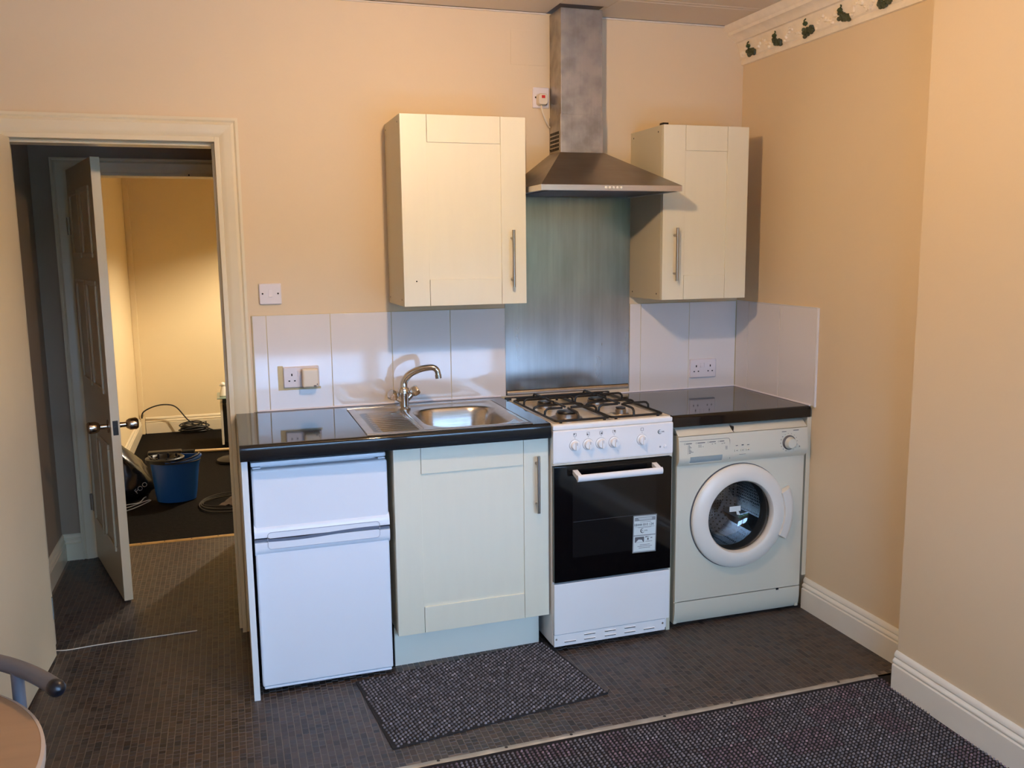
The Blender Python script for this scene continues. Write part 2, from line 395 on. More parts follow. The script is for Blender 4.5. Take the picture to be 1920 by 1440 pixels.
# ------------------------------------------------------------------ floors
def tonecol(bm, colfun):
    lay = bm.loops.layers.color.new('tone')
    return lay
FX0, FY0 = -3.17, -1.217
fl = B()
fl.quad([(XL, FY0, 0), (-2.25, FY0, 0), (-2.25, 1.37, 0), (XL, 1.37, 0)]).quad([(-2.25, FY0, 0), (.0, FY0, fz(0)), (0, .05, fz(0)), (-2.25, .05, 0)]).quad([(-2.25, .05, 0), (-1.6, .05, 0), (-1.6, 1.37, 0), (-2.25, 1.37, 0)])
bmesh.ops.remove_doubles(fl.bm, verts=fl.bm.verts, dist=1e-4)
floor = struct('floor', fl, VINYLBASE)
def tone_mesh(name, faces_iter, m, parent):
    """many small pieces as one mesh with a colour per piece"""
    verts, faces, cols = [], [], []
    for vs, fs, c in faces_iter:
        k = len(verts); verts += vs
        for f in fs: faces.append([k + i for i in f]); cols.append((c, len(f)))
    me = bpy.data.meshes.new(name); me.from_pydata(verts, [], faces)
    ca = me.color_attributes.new('tone', 'FLOAT_COLOR', 'CORNER'); i = 0; buf = []
    for c, n in cols: buf += [*c, 1] * n
    ca.data.foreach_set('color', buf)
    me.materials.append(m); me.update()
    o = bpy.data.objects.new(name, me); COL.objects.link(o); o.parent = parent; o['kind'] = 'stuff'
    return o
def mosaic():
    rnd = random.Random(11); P = .0222; g = .0010
    x = XL + .002
    while x < -.02:
        y = FY0 + .003 + rnd.uniform(0, .02)
        ytop = (-.002 if x < -3.17 else 1.352) if x < -2.0 else -.2
        x1 = x + P
        wig = [0]
        while y < ytop:
            L = rnd.choice((.018, .022, .022, .03, .036))
            y1 = min(y + L, ytop)
            t = rnd.random()
            v = rnd.uniform(.62, 1.05) * (.5 if t < .16 else 1)
            base = lin((72, 61, 54)) if rnd.random() < .7 else lin((76, 60, 49))
            if rnd.random() < .1: base = lin((66, 62, 60))
            c = tuple(min(1, q * v) for q in base)
            a, b2, e, f2 = x + g, x1 - g, y + g, y1 - (g if rnd.random() < .35 else g * .25)
            h = .0009
            za, zb = fz(a), fz(b2)
            vs = [(a, e, za), (b2, e, zb), (b2, f2, zb), (a, f2, za), (a + .0004, e + .0004, za + h), (b2 - .0004, e + .0004, zb + h), (b2 - .0004, f2 - .0004, zb + h), (a + .0004, f2 - .0004, za + h)]
            yield vs, [(4, 5, 6, 7), (0, 1, 5, 4), (1, 2, 6, 5), (2, 3, 7, 6), (3, 0, 4, 7)], c
            y = y1
        x = x1
tone_mesh('mosaic_tile', mosaic(), MOSAIC, floor)
def loops(x0, x1, y0, y1, px, py, z, stagger, seed, rx, ry, hh, rot=0, org=(0, 0), red=.3):
    rnd = random.Random(seed); n = 6; j = 0; c, s = math.cos(rot), math.sin(rot)
    y = y0
    patch = {}
    while y < y1:
        x = x0 + (px / 2 if (stagger and j % 2) else 0)
        while x < x1:
            ux = x + rnd.uniform(-.0012, .0012); uy = y + rnd.uniform(-.0012, .0012)
            key = (int(x / .09), int(y / .12)); 
            if key not in patch: patch[key] = rnd.random()
            base = lin((108, 86, 88)) if patch[key] < red else lin((108, 97, 96))
            v = rnd.uniform(.6, 1.3); v *= 1.7 if rnd.random() < .07 else 1
            col = tuple(min(1, q * v) for q in base)
            sx_, sy_, h = rx * rnd.uniform(.85, 1.1), ry * rnd.uniform(.85, 1.1), hh * rnd.uniform(.8, 1.15)
            def tr(a, b, zz):
                X, Y = org[0] + a * c - b * s, org[1] + a * s + b * c
                return (X, Y, z + fz(X) + zz)
            vs = [tr(ux + sx_ * math.cos(2 * PI * k / n), uy + sy_ * math.sin(2 * PI * k / n), 0) for k in range(n)]
            vs += [tr(ux + .7 * sx_ * math.cos(2 * PI * k / n), uy + .7 * sy_ * math.sin(2 * PI * k / n), h * .75) for k in range(n)]
            vs += [tr(ux, uy, h)]
            fs = [(k, (k + 1) % n, n + (k + 1) % n, n + k) for k in range(n)] + [(n + k, n + (k + 1) % n, 2 * n) for k in range(n)]
            yield vs, fs, col
            x += px
        y += py; j += 1
cpt = struct('floor_carpet', B().quad([(XL, YR, .0), (-2.25, YR, .0), (-2.25, FY0 - .012, .0), (XL, FY0 - .012, .0)]).quad([(-2.25, YR, .0), (0, YR, fz(0)), (0, FY0 - .012, fz(0)), (-2.25, FY0 - .012, .0)]).quad([(0, YR, fz(0)), (1.75, YR, fz(0)), (1.75, -2.95, fz(0)), (0, -2.95, fz(0))]), CARPETB)
tone_mesh('carpet_loop', loops(-3.74, -.128, -3.1, FY0 - .022, .0150, .0138, .0, False, 3, .0047, .0040, .0058, red=.4), LOOPS, cpt)

# aluminium threshold strip between vinyl and carpet
ts = B()
xs = [-3.7 + i * .12 for i in range(32)]; xs = [x for x in xs if x < -.16] + [-.137]
rnd = random.Random(2)
ts.rings([[(x, FY0 + .011 + rnd.uniform(-.002, .002), fz(x) + .0005), (x, FY0 + .006, fz(x) + .0035), (x, FY0 - .006, fz(x) + .0045), (x, FY0 - .013 + rnd.uniform(-.002, .002), fz(x) + .001), (x, FY0, fz(x) - .002)] for x in xs])
trim_strip = struct('trim_1', ts, STRIPM)
for x in (-1.99, -1.765, -1.545, -1.325, -.99, -.735, -.30):
    obj('screw', B().lathe([(.0055, 0), (.005, .0012), (.001, .0016)], (x, FY0 - .001, fz(x) + .0042), n=12), SCREW, trim_strip)

# woven mat on the vinyl (an offcut of the same carpet)
mz = .0045
mc = [(-1.935, -.615), (-1.173, -.535), (-1.104, -1.011), (-1.886, -1.106)]
mrot = math.atan2(.086, .77); morg = (-1.905, -.86)
mb = B()
for zz in (0, 1): pass
mb.rings([[(x, y, fz(x) + .0012) for x, y in mc], [(x, y, fz(x) + mz) for x, y in mc]])
matt = tag(obj('doormat', mb, MATEDGE), 'dark grey woven loop mat lying on the vinyl in front of the base cupboard', 'mat')
def inmat(it):
    def side(p, a, b): return (b[0] - a[0]) * (p[1] - a[1]) - (b[1] - a[1]) * (p[0] - a[0])
    for vs, fs, c in it:
        p = vs[-1]
        if all(side(p, mc[i], mc[(i + 1) % 4]) < -.004 for i in range(4)): yield vs, fs, c
def matlat():
    rnd = random.Random(8); n = 6
    for a in range(-70, 90):
        for b_ in range(-90, 60):
            x = -1.52 + .0143 * a + .0030 * b_; y = -.80 - .0088 * a - .0178 * b_
            x += rnd.uniform(-.001, .001); y += rnd.uniform(-.001, .001)
            v = rnd.uniform(.6, 1.3) * (1.6 if rnd.random() < .07 else 1); base = lin((112, 106, 110))
            rx, h = .0050 * rnd.uniform(.85, 1.1), .0062 * rnd.uniform(.8, 1.15); z = mz + fz(x)
            vs = [(x + rx * q * math.cos(2 * PI * k / n), y + rx * q * math.sin(2 * PI * k / n), z + h * e) for q, e in ((1, 0), (.7, .75)) for k in range(n)] + [(x, y, z + h)]
            fs = [(k, (k + 1) % n, n + (k + 1) % n, n + k) for k in range(n)] + [(n + k, n + (k + 1) % n, 2 * n) for k in range(n)]
            yield vs, fs, tuple(min(1, q * v) for q in base)
tone_mesh('yarn_loop', inmat(matlat()), LOOPS, matt)
cr_ = B().tube([(-1.125, -1.012, fz(-1.12) + .006), (-1.105, -1.010, fz(-1.1) + .007), (-1.095, -1.0, fz(-1.1) + .012)], .002, 6)
obj('frayed_corner', cr_, MATEDGE, matt)

# loose white string on the vinyl
tag(obj('loose_string', B().tube(spline([(-3.031, .044, .0035), (-2.985, .037, .003), (-2.887, .048, .003), (-2.78, .053, .0035), (-2.666, .057, .003), (-2.58, .060, .003), (-2.5, .062, .003)], 6), .0020, 6), STRING), 'thin white string lying across the vinyl at the doorway', 'string')

# ------------------------------------------------------------------ kitchen doorway, hall, far room
def architrave(name, x0, x1, zt, y, sgn, wd=.072, left=True, right=True, parent=None):
    root = sroot(name)
    P = [(0, 0), (0, .012), (.010, .017), (.020, .020), (.045, .022), (.055, .016), (.062, .022), (wd, .022), (wd, 0)]
    def pts(n0): return [(a, b) for a, b in P]
    if right:
        obj('architrave', B().rings([[(x1 + a, y + sgn * b, z) for a, b in P] for z in (0,)] + [[(x1 + a, y + sgn * b, zt + a) for a, b in P]]), GLOSSCREAM, root)
    if left:
        obj('architrave', B().rings([[(x0 - a, y + sgn * b, 0) for a, b in P], [(x0 - a, y + sgn * b, zt + a) for a, b in P]]), GLOSSCREAM, root)
    obj('architrave', B().rings([[(x0 - a, y + sgn * b, zt + a) for a, b in P], [(x1 + a, y + sgn * b, zt + a) for a, b in P]]), GLOSSCREAM, root)
    return root
t2 = architrave('trim_2', DX0, DX1, DZ, -.0003, -1)
# lining with rebate stop
for q in ((DX0, DX0 + .02, 0, DZ), (DX1 - .018, DX1, 0, DZ), (DX0 + .02, DX1 - .018, DZ - .018, DZ)): obj('door_lining', B().box(q[0], q[1], -.018, .125, q[2], q[3], .002), GLOSSCREAM, t2)
for q in ((DX1 - .030, DX1 - .018, 0, DZ - .018), (DX0 + .02, DX0 + .032, 0, DZ - .018), (DX0 + .032, DX1 - .03, DZ - .03, DZ - .018)): obj('door_stop', B().box(q[0], q[1], .03, .125, q[2], q[3], .002), GLOSSCREAM, t2)
# near door leaf, opened into the kitchen
near = sroot('door_1', (-3.018, -.024, 0), -math.atan2(.022, .405) * 1.0)
L = .71
lb = B().box(-.040, 0, -L, 0, .012, 1.985, .002)
obj('door_leaf', lb, DOORCREAM, near, world=False)
for q in (.16,): obj('hinge', B().cyl((-.0, .004, q), (.0, .004, q + .09), .006, n=10), NICKEL, near, world=False)

HX = -3.18
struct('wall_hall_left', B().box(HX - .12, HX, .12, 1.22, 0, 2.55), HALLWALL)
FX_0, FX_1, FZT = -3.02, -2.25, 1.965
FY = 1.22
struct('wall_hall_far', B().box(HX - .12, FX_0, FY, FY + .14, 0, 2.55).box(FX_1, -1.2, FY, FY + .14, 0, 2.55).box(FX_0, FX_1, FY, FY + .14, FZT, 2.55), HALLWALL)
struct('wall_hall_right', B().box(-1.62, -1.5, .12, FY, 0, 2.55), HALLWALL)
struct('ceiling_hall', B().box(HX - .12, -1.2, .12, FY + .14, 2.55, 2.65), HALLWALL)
skirting('baseboard_hall', (HX, .13), (HX, 1.22), (1, 0), 1.0, GLOSSCREAM)
skirting('baseboard_hall_far', (HX, FY), (-3.086, FY), (0, -1), 1.0, GLOSSCREAM)
t3 = architrave('trim_3', FX_0, FX_1, FZT, FY - .0003, -1, .068)
for q in ((FX_0, FX_0 + .016, 0, FZT), (FX_1 - .016, FX_1, 0, FZT), (FX_0 + .016, FX_1 - .016, FZT - .016, FZT)): obj('door_lining', B().box(q[0], q[1], FY - .01, FY + .14, q[2], q[3], .002), GLOSSCREAM, t3)
obj('hook', B().cyl((-2.45, FY - .022, 2.0 - .045), (-2.45, FY - .034, 2.0 - .045), .004), SCREW, t3)
# hall door, panelled, opened towards the kitchen
ang = math.atan2(-.712, .197)
hd = sroot('door_2', (-3.018, 1.20, 0), ang)
DL, DT = .742, .038
dleaf = obj('door_leaf', B().box(0, DL, 0, DT, .012, 1.972, .002), DOORCREAM, hd, world=False)
for (a, b_) in ((.09, .345), (.40, .655)):
    for (z0, z1) in ((.22, .72), (.95, 1.45), (1.55, 1.86)):
        for yy, s_ in ((0, -1), (DT, 1)):
            fr = B()
            for (q0, q1, q2, q3) in ((a, b_, z0, z0 + .022), (a, b_, z1 - .022, z1), (a, a + .022, z0 + .022, z1 - .022), (b_ - .022, b_, z0 + .022, z1 - .022)):
                fr.box(q0, q1, min(yy, yy + s_ * .009), max(yy, yy + s_ * .009), q2, q3, .003, 1)
            obj('panel_moulding', fr, DOORCREAM, hd, world=False)
for zz in (.26, 1.66):
    obj('hinge', B().box(-.012, .03, -.006, -.0005, zz, zz + .085, .001).cyl((-.004, -.007, zz), (-.004, -.007, zz + .085), .006, n=10), NICKEL, hd, world=False)
kp = [(.03, 0), (.03, .004), (.012, .008), (.011, .034), (.020, .040), (.026, .052), (.027, .078), (.022, .086), (.004, .088)]
obj('door_knob', B().lathe(kp, (DL - .065, 0, .808), (0, -1, 0), 28), BRASSY, hd, world=False)
obj('door_knob', B().lathe(kp, (DL - .065, DT, .808), (0, 1, 0), 28), BRASSY, hd, world=False)
obj('latch_plate', B().box(DL - .0005, DL + .0012, .008, .030, .775, .84, .0005).cyl((DL, .019, .808), (DL + .003, .019, .808), .006, n=12), SCREW, hd, world=False)
th = struct('trim_4', B().rings([[(x, 1.372, .001), (x, 1.366, .006), (x, 1.346, .006), (x, 1.338, .001), (x, 1.355, -.001)] for x in (FX_0 + .016, FX_1 - .016)]), BRASSST)
for x in (-2.82, -2.70, -2.56, -2.42): obj('screw', B().lathe([(.005, 0), (.004, .001), (.001, .0014)], (x, 1.356, .0058), n=10), SCREW, th)

# far room
FXL, FYB, FXR = -3.08, 4.6, -.6
struct('floor_far', B().box(FXL - .1, FXR, 1.36, FYB, -.05, .0), FARCARPET)
struct('wall_far_back', B().box(FXL - .1, FXR + .1, FYB, FYB + .1, 0, 2.5), FARWALL)
struct('wall_far_left', B().box(FXL - .1, FXL, 1.36, FYB, 0, 2.5), FARWALL)
struct('wall_far_right', B().box(FXR, FXR + .1, 1.36, FYB, 0, 2.5), FARWALL)
struct('wall_far_front', B().box(-1.2, FXR + .1, 1.26, 1.36, 0, 2.5), FARWALL)
struct('ceiling_far', B().box(FXL - .1, FXR + .1, 1.36, FYB + .1, 2.5, 2.6), CEIL)
struct('baseboard_far_back', B().rings([[(x, FYB - t - .0004, z * 1.0) for t, z in SK] for x in (FXL + .05, FXR)]), GLOSSCREAM)
struct('baseboard_far_left', B().rings([[(FXL + t + .0004, y, z) for t, z in SK] for y in (1.37, FYB - .05)]), GLOSSCREAM)
struct('trim_5', B().box(FXL + .0005, FXL + .045, FYB - .045, FYB - .0005, 0, 2.5, .004), FARWALL)

# far room lamp: bulb inside a shallow shade
FL = (-1.35, 3.3, 2.23)
fl_ = thing('pendant_lamp', 'shaded pendant lamp on a cord in the room beyond the hall', 'lamp', (FL[0], FL[1], FL[2]))
obj('cord', B().cyl((FL[0], FL[1], FL[2] + .06), (FL[0], FL[1], 2.5), .003, n=8), SOCKW, fl_)
obj('bulb', B().sph(FL, .035, 16), FARBULB, fl_)
obj('lamp_holder', B().cyl((FL[0], FL[1], FL[2] + .03), (FL[0], FL[1], FL[2] + .09), .018), SOCKW, fl_)
shb = B(); n = 40
for (r0, z0, r1, z1) in ((.20, FL[2] - .105, .10, FL[2] + .09),):
    shb.lathe([(r0, z0 - FL[2]), (r1, z1 - FL[2]), (r1 - .003, z1 - FL[2]), (r0 - .003, z0 - FL[2])], FL, n=n, caps=False)
    shb.rings([[(FL[0] + (r1 + dr) * math.cos(a), FL[1] + (r1 + dr) * math.sin(a), z1 - .002) for a in [2 * PI * k / n for k in range(n)]] for dr in (0, -.06)], caps=False)
m_ = SHADEM; nt = m_.node_tree; b_ = nt.nodes['Principled BSDF']; tl = nt.nodes.new('ShaderNodeBsdfTranslucent'); tl.inputs[0].default_value = (.75, .45, .16, 1)
mx = nt.nodes.new('ShaderNodeMixShader'); mx.inputs[0].default_value = .45; outn = nt.nodes['Material Output']
nt.links.new(b_.outputs[0], mx.inputs[1]); nt.links.new(tl.outputs[0], mx.inputs[2]); nt.links.new(mx.outputs[0], outn.inputs[0])
obj('lamp_shade', shb, SHADEM, fl_)

# blue mop bucket
bx, by = -2.675, 2.24
bk = thing('mop_bucket', 'blue plastic mop bucket with a black wringer on the dark carpet beyond the hall', 'bucket', (bx, by, 0))
def ov(r, z, sx=1, sy=.82, n=36, lip=0):
    return [(bx + r * sx * math.cos(2 * PI * k / n) + (lip * max(0, math.cos(2 * PI * k / n)) ** 6), by + r * sy * math.sin(2 * PI * k / n), z + (.015 * max(0, math.cos(2 * PI * k / n)) ** 6 if lip else 0)) for k in range(n)]
obj('bucket_body', B().rings([ov(.105, .002), ov(.118, .006), ov(.126, .05), ov(.140, .20, lip=.006), ov(.148, .262, lip=.012), ov(.154, .264, lip=.012), ov(.154, .274, lip=.012), ov(.147, .274, lip=.012), ov(.138, .20), ov(.120, .02), ov(.1, .015)]), BUCKET, bk)
wr = B(); n = 24
wr.rings([[(bx - .055 + r * 1.0 * math.cos(2 * PI * k / n), by - .01 + r * .95 * math.sin(2 * PI * k / n), z) for k in range(n)] for r, z in ((.115, .262), (.118, .284), (.108, .290), (.085, .276), (.05, .20), (.03, .15))], caps=True)
for a in range(0, 360, 40):
    a = math.radians(a); wr.box(bx - .055 + .085 * math.cos(a) - .006, bx - .055 + .085 * math.cos(a) + .006, by - .01 + .08 * math.sin(a) - .006, by - .01 + .08 * math.sin(a) + .006, .255, .296, .002)
obj('wringer', wr, BLACKPL, bk)
obj('bail_handle', B().tube([(bx + .15 * math.cos(a), by + .128 * math.sin(a) - .0, .268 + .03 * abs(math.cos(a))) for a in [-PI * k / 20 for k in range(21)]], .004, 8).tube([(bx + .156 * math.cos(a), by + .132 * math.sin(a), .262) for a in [-PI * k / 20 for k in range(21)]], .0035, 8), BLACKPL, bk)

# black bin bag leaning by the hall door
bg_ = thing('bin_bag', 'black plastic sack with white lettering slumped behind the hall door', 'bag', (-2.98, 2.42, 0))
bb = B(); n = 28; rnd = random.Random(4); rr = []
for i, (r, z, ox) in enumerate([(.10, .0, 0), (.145, .01, 0), (.165, .05, 0.01), (.165, .11, 0.01), (.15, .17, .0), (.13, .23, -.02), (.10, .29, -.05), (.06, .35, -.075), (.03, .40, -.09), (.045, .43, -.10)]):
    rr.append([(-2.99 + ox + r * .9 * (1 + .10 * math.sin(5 * k * 2 * PI / n + i * 1.3) + rnd.uniform(-.05, .05)) * math.cos(2 * PI * k / n), 2.42 + r * (1 + .08 * math.sin(4 * k * 2 * PI / n + i)) * math.sin(2 * PI * k / n), z + .001 + rnd.uniform(0, .006) * (i > 0)) for k in range(n)])
bb.rings(rr)
obj('sack', bb, BAGM, bg_, angle=60)
text('lettering', 'FOO', .042, (.068, -.163, .055), STICKG, bg_, rot=(PI / 2 - .25, -.6, .35))

# cables, pole, hanger, cloth in the far room
c1 = []
for k in range(9 * 16):
    a = 2 * PI * k / 16; q = k / 16
    c1.append((-2.63 + (.10 + .012 * math.sin(q * 3)) * math.cos(a) + .02 * math.sin(q * 2.1), 4.49 + (.045 + .01 * math.sin(q * 5)) * math.sin(a), .012 + .006 * q + .03 * (1 - math.cos(a + q)) * (q / 14)))
c1 = spline([(-3.055, 4.545, .145), (-3.04, 4.53, .20), (-2.96, 4.51, .245), (-2.86, 4.5, .262), (-2.77, 4.5, .235), (-2.68, 4.49, .12), (-2.60, 4.48, .05)], 8) + c1 + spline([(-2.53, 4.46, .05), (-2.47, 4.45, .02), (-2.40, 4.44, .012)], 6)
tag(obj('coiled_cable', B().tube(c1, .0058, 7), CABLEM), 'black cable coiled on the floor against the far cream wall', 'cable')
c2 = []
for k in range(3 * 28):
    a = 2 * PI * k / 28; q = k / 28
    c2.append((-2.37 + (.17 + .02 * q) * math.cos(a) + .03 * q, 2.02 + (.26 - .05 * q) * math.sin(a), .008 + .004 * q))
tag(obj('trailing_cable', B().tube(c2, .004, 6), CABLEM), 'thin black cable looped over the crumpled cloth on the dark carpet', 'cable')
tag(obj('wooden_pole', B().cyl((-2.60, 3.62, .017), (-1.9, 3.55, .017), .0125, n=14), WOODPOLE), 'pale wooden broom pole lying on the dark carpet behind the bucket', 'pole')
bh_ = B().cyl((-2.61, 3.622, .017), (-2.72, 3.633, .017), .0145, n=14).box(-2.95, -2.70, 3.60, 3.67, .002, .035, .008)
tag(obj('broom_head', bh_, BLACKPL), 'black broom head lying behind the blue bucket', 'broom')
db = B().lathe([(.10, .001), (.125, .006), (.125, .022), (.10, .034), (.05, .04), (.02, .05), (.001, .05)], (-2.31, 3.22, 0), n=30)
tag(obj('floor_disc', db, BLACKPL), 'flat round black base on the dark carpet in front of the wooden pole', 'disc')
cl = B(); n = 12; rnd = random.Random(9)
grid = [[(-2.42 + .24 * u / n * (1 - .55 * v / n) + .10 * v / n, 1.98 + .22 * v / n - .05 * u / n, .004 + .045 * math.sin(PI * u / n) * math.sin(PI * v / n) + rnd.uniform(0, .012)) for u in range(n + 1)] for v in range(n + 1)]
cl.rings(grid, closed=False); 
tag(obj('floor_cloth', cl, CLOTHM, angle=180), 'crumpled grey-brown cloth on the dark carpet beside the blue bucket', 'cloth')
hg = B().tube(spline([(-3.0, 2.02, .006), (-2.92, 2.10, .006), (-2.84, 2.22, .01), (-2.835, 2.24, .012), (-2.86, 2.24, .01), (-2.95, 2.14, .006), (-3.04, 2.10, .006), (-2.98, 2.19, .006), (-2.9, 2.2, .012), (-2.87, 2.24, .03), (-2.86, 2.26, .03)], 5), .003, 6)
tag(obj('coat_hanger', hg, STICKW), 'white wire coat hanger on the carpet below the black sack', 'hanger')
# little black stand with ornament
sx_ = -2.395
sd = thing('side_stand', 'black side stand with a white edge and glass top beside the far wall', 'stand', (sx_, 3.85, 0))
obj('side_panel', B().box(sx_, sx_ + .018, 3.72, 4.0, .03, .365, .003), ORNAMENT, sd)
obj('stand_body', B().box(sx_ + .02, sx_ + .36, 3.73, 4.0, .05, .355, .004), BLACKPL, sd)
for a in (.03, .30):
    for q in (3.74, 3.97): obj('stand_leg', B().box(sx_ + a, sx_ + a + .02, q, q + .02, 0, .05), BLACKPL, sd)
obj('glass_top', B().box(sx_ - .02, sx_ + .38, 3.70, 4.02, .405, .413, .002), mat('green_glass_top', (120, 140, 128), .08), sd)
for a in (.02, .31): obj('top_spacer', B().box(sx_ + a, sx_ + a + .03, 3.75, 3.98, .366, .404), BLACKPL, sd)
og = B()
ox, oy, oz = -2.362, 3.80, .4135
og.lathe([(.03, 0), (.034, .008), (.03, .03), (.022, .055), (.016, .075), (.014, .082)], (ox, oy, oz), n=20)
og.sph((ox - .004, oy, oz + .096), .020, 14).sph((ox - .022, oy - .004, oz + .092), .010, 10, sz=.8)
og.tube([(ox + .012, oy, oz + .11), (ox + .02, oy, oz + .098), (ox + .018, oy, oz + .08)], [.004, .008, .004], 8)
tag(obj('ornament', og, ORNAMENT), 'small white china animal ornament on the glass top of the black stand', 'ornament')

# ------------------------------------------------------------------ wall tiles
def tiles(xs, z0, z1, parent):
    for a, b_ in zip(xs[:-1], xs[1:]):
        obj('tile', B().box(a + .0012, b_ - .0012, -.0085, -.0006, z0, z1, .0012, 2), TILE, parent)
obj('grout', B().box(-2.216, -1.1555, -.0065, -.0003, .915, 1.3155), GROUT, wall_back)
obj('grout', B().box(-.5605, -.0003, -.0065, -.0003, .90, 1.3155), GROUT, wall_back)
tiles([-2.2137, -2.160, -1.9063, -1.6539, -1.4015, -1.155], .926, 1.314, wall_back)
tiles([-.5613, -.5053, -.2568, -.0095], .908, 1.314, wall_back)
obj('grout', B().box(-.0065, -.0003, -.624, -.009, .90, 1.3155), GROUT, wall_right)
for a, b_ in ((-.0095, -.115), (-.115, -.362), (-.362, -.618)):
    obj('tile', B().box(-.0085, -.0006, b_ + .0012, a - .0012, .908, 1.314, .0012, 2), TILE, wall_right)
obj('tile_trim', B().box(-.0105, -.0004, -.627, -.6185, .905, 1.3155, .002).box(-.0105, -.0004, -.6185, -.009, 1.3142, 1.3175, .001), TRIMW, wall_right)
# steel splashback
spb = thing('steel_splashback', 'tall brushed steel splashback on the wall behind the cooker', 'splashback', (-.858, -.004, .926))
obj('steel_sheet', B().box(-1.1547, -.5613, -.0045, -.0010, .9285, 1.790, .0005, 1), STEELS, spb)
obj('lower_lip', B().rings([[(x, -.0047, .950), (x, -.010, .944), (x, -.012, .934), (x, -.0047, .929)] for x in (-1.150, -.566)]), STEELS, spb)

# ------------------------------------------------------------------ sockets and switches
def plate(x0, x1, z0, z1, y=-.0006, d=.010):
    return B().rings([[(a, y, b) for a, b in rrect(x0, x1, z0, z1, .004, 3)], [(a, y - d * .7, b) for a, b in rrect(x0, x1, z0, z1, .004, 3)], [(a, y - d, b) for a, b in rrect(x0 + .003, x1 - .003, z0 + .003, z1 - .003, .004, 3)]])
ls = thing('light_switch', 'white single light switch above the tiles beside the doorway', 'switch', (-2.138, 0, 1.40))
obj('switch_plate', plate(-2.181, -2.095, 1.359, 1.443), SOCKW, ls)
obj('rocker', B().rings([[(x, -.0106, 1.388), (x, -.0145, 1.389), (x, -.0115, 1.416), (x, -.0106, 1.416)] for x in (-2.145, -2.130)]), SOCKW, ls)
for x in (-2.168, -2.108): obj('screw', B().cyl((x, -.0106, 1.402), (x, -.0112, 1.402), .0036, n=12), SCREW, ls)
def socket(name, label, x0, x1, z0, z1, y, grp=None):
    t = thing(name, label, 'socket', ((x0 + x1) / 2, 0, (z0 + z1) / 2))
    obj('socket_plate', plate(x0, x1, z0, z1, y), SOCKW, t)
    W = x1 - x0; cxs = (x0 + W * .23, x0 + W * .77)
    for c in cxs:
        pb = B().box(c - .0026, c + .0026, y - .0108, y - .0099, (z0 + z1) / 2 + .006, (z0 + z1) / 2 + .0155)
        obj('pin_hole', pb, DARK, t)
        for s_ in (-1, 1): obj('pin_hole', B().box(c + s_ * .011 - .0034, c + s_ * .011 + .0034, y - .0108, y - .0099, (z0 + z1) / 2 - .0165, (z0 + z1) / 2 - .0115), DARK, t)
    for s_ in (-1, 1):
        xx = (x0 + x1) / 2 + s_ * .0095
        obj('rocker', B().box(xx - .007, xx + .007, y - .0135, y - .0099, (z0 + z1) / 2 + .004, (z0 + z1) / 2 + .026, .0012), SOCKW, t)
    return t
skl = socket('double_socket', 'white double socket on the tiles behind the worktop with an adapter in it', -2.103, -1.960, 1.018, 1.103, -.009)
obj('socket_surround', B().box(-2.125, -2.1035, -.0098, -.0088, 1.008, 1.108).box(-2.1035, -1.955, -.0098, -.0088, 1.008, 1.0178), GROUT, skl)
ad = thing('plug_adapter', 'square off-white plug adapter in the double socket beside the sink', 'plug', (-1.998, -.04, 1.06))
obj('adapter_body', B().box(-2.032, -1.966, -.062, -.0232, 1.020, 1.098, .009, 3), PLUGW, ad)
obj('adapter_print', B().box(-1.988, -1.978, -.0626, -.0616, 1.026, 1.030).cyl((-1.974, -.0616, 1.034), (-1.974, -.0626, 1.034), .0025, n=10), GREYLINE, ad)
socket('double_socket', 'white double socket with nothing plugged in above the corner worktop', -.252, -.116, .959, 1.047, -.009)
hs = thing('fused_outlet', 'white single socket beside the extractor flue', 'socket', (-.985, 0, 2.2))
obj('socket_plate', plate(-1.020, -.9465, 2.160, 2.245), SOCKW, hs)
obj('screw', B().cyl((-1.008, -.0106, 2.203), (-1.008, -.0112, 2.203), .004, n=12), SCREW, hs)
pg = thing('hood_plug', 'white mains plug with red switch beside the steel flue', 'plug', (-.985, -.03, 2.195))
obj('plug_body', B().rings([[(-.985 + (a + .985) * s_, y, 2.194 + (b_ - 2.194) * s_) for a, b_ in rrect(-1.006, -.9635, 2.168, 2.216, .011, 5)] for y, s_ in ((-.0108, 1.0), (-.035, 1.0), (-.042, .86))]), PLUGW, pg)
obj('neon_switch', B().box(-.992, -.977, -.0445, -.0415, 2.196, 2.208, .001), REDM, pg)
obj('flex', B().tube(spline([(-.990, -.03, 2.167), (-.988, -.032, 2.148), (-.975, -.03, 2.115), (-.958, -.02, 2.09), (-.946, -.014, 2.08)], 5), .0036, 8), PLUGW, pg)

# ------------------------------------------------------------------ cupboards
def shaker(x0, x1, z0, z1, y, parent, world, th=.020, fr=.102):
    g = .0006
    d = obj('door', B().box(x0 + fr - .004, x1 - fr + .004, y + .0055, y + th - .003, z0 + fr - .004, z1 - fr + .004), CABCREAM, parent, world=world)
    off = Vector((0, 0, 0)) if world else None
    for nm, a in (('stile', (x0, x0 + fr - g, z0, z1)), ('stile', (x1 - fr + g, x1, z0, z1)), ('rail', (x0 + fr + g, x1 - fr - g, z1 - fr, z1)), ('rail', (x0 + fr + g, x1 - fr - g, z0, z0 + fr))):
        obj(nm, B().box(a[0], a[1], y, y + th, a[2], a[3], .0014), CABCREAM, d, world=world)
    return d
def bar(x, y, z0, z1, parent, world, r=.006, gap=.028):
    h = B().cyl((x, y - gap, z0), (x, y - gap, z1), r, n=18)
    L = z1 - z0
    for zz in (z0 + L * .14, z1 - L * .14): h.cyl((x, y, zz), (x, y - gap, zz), r * .85, n=14)
    return obj('handle', h, NICKEL, parent, 'brushed steel bar handle', world=world)
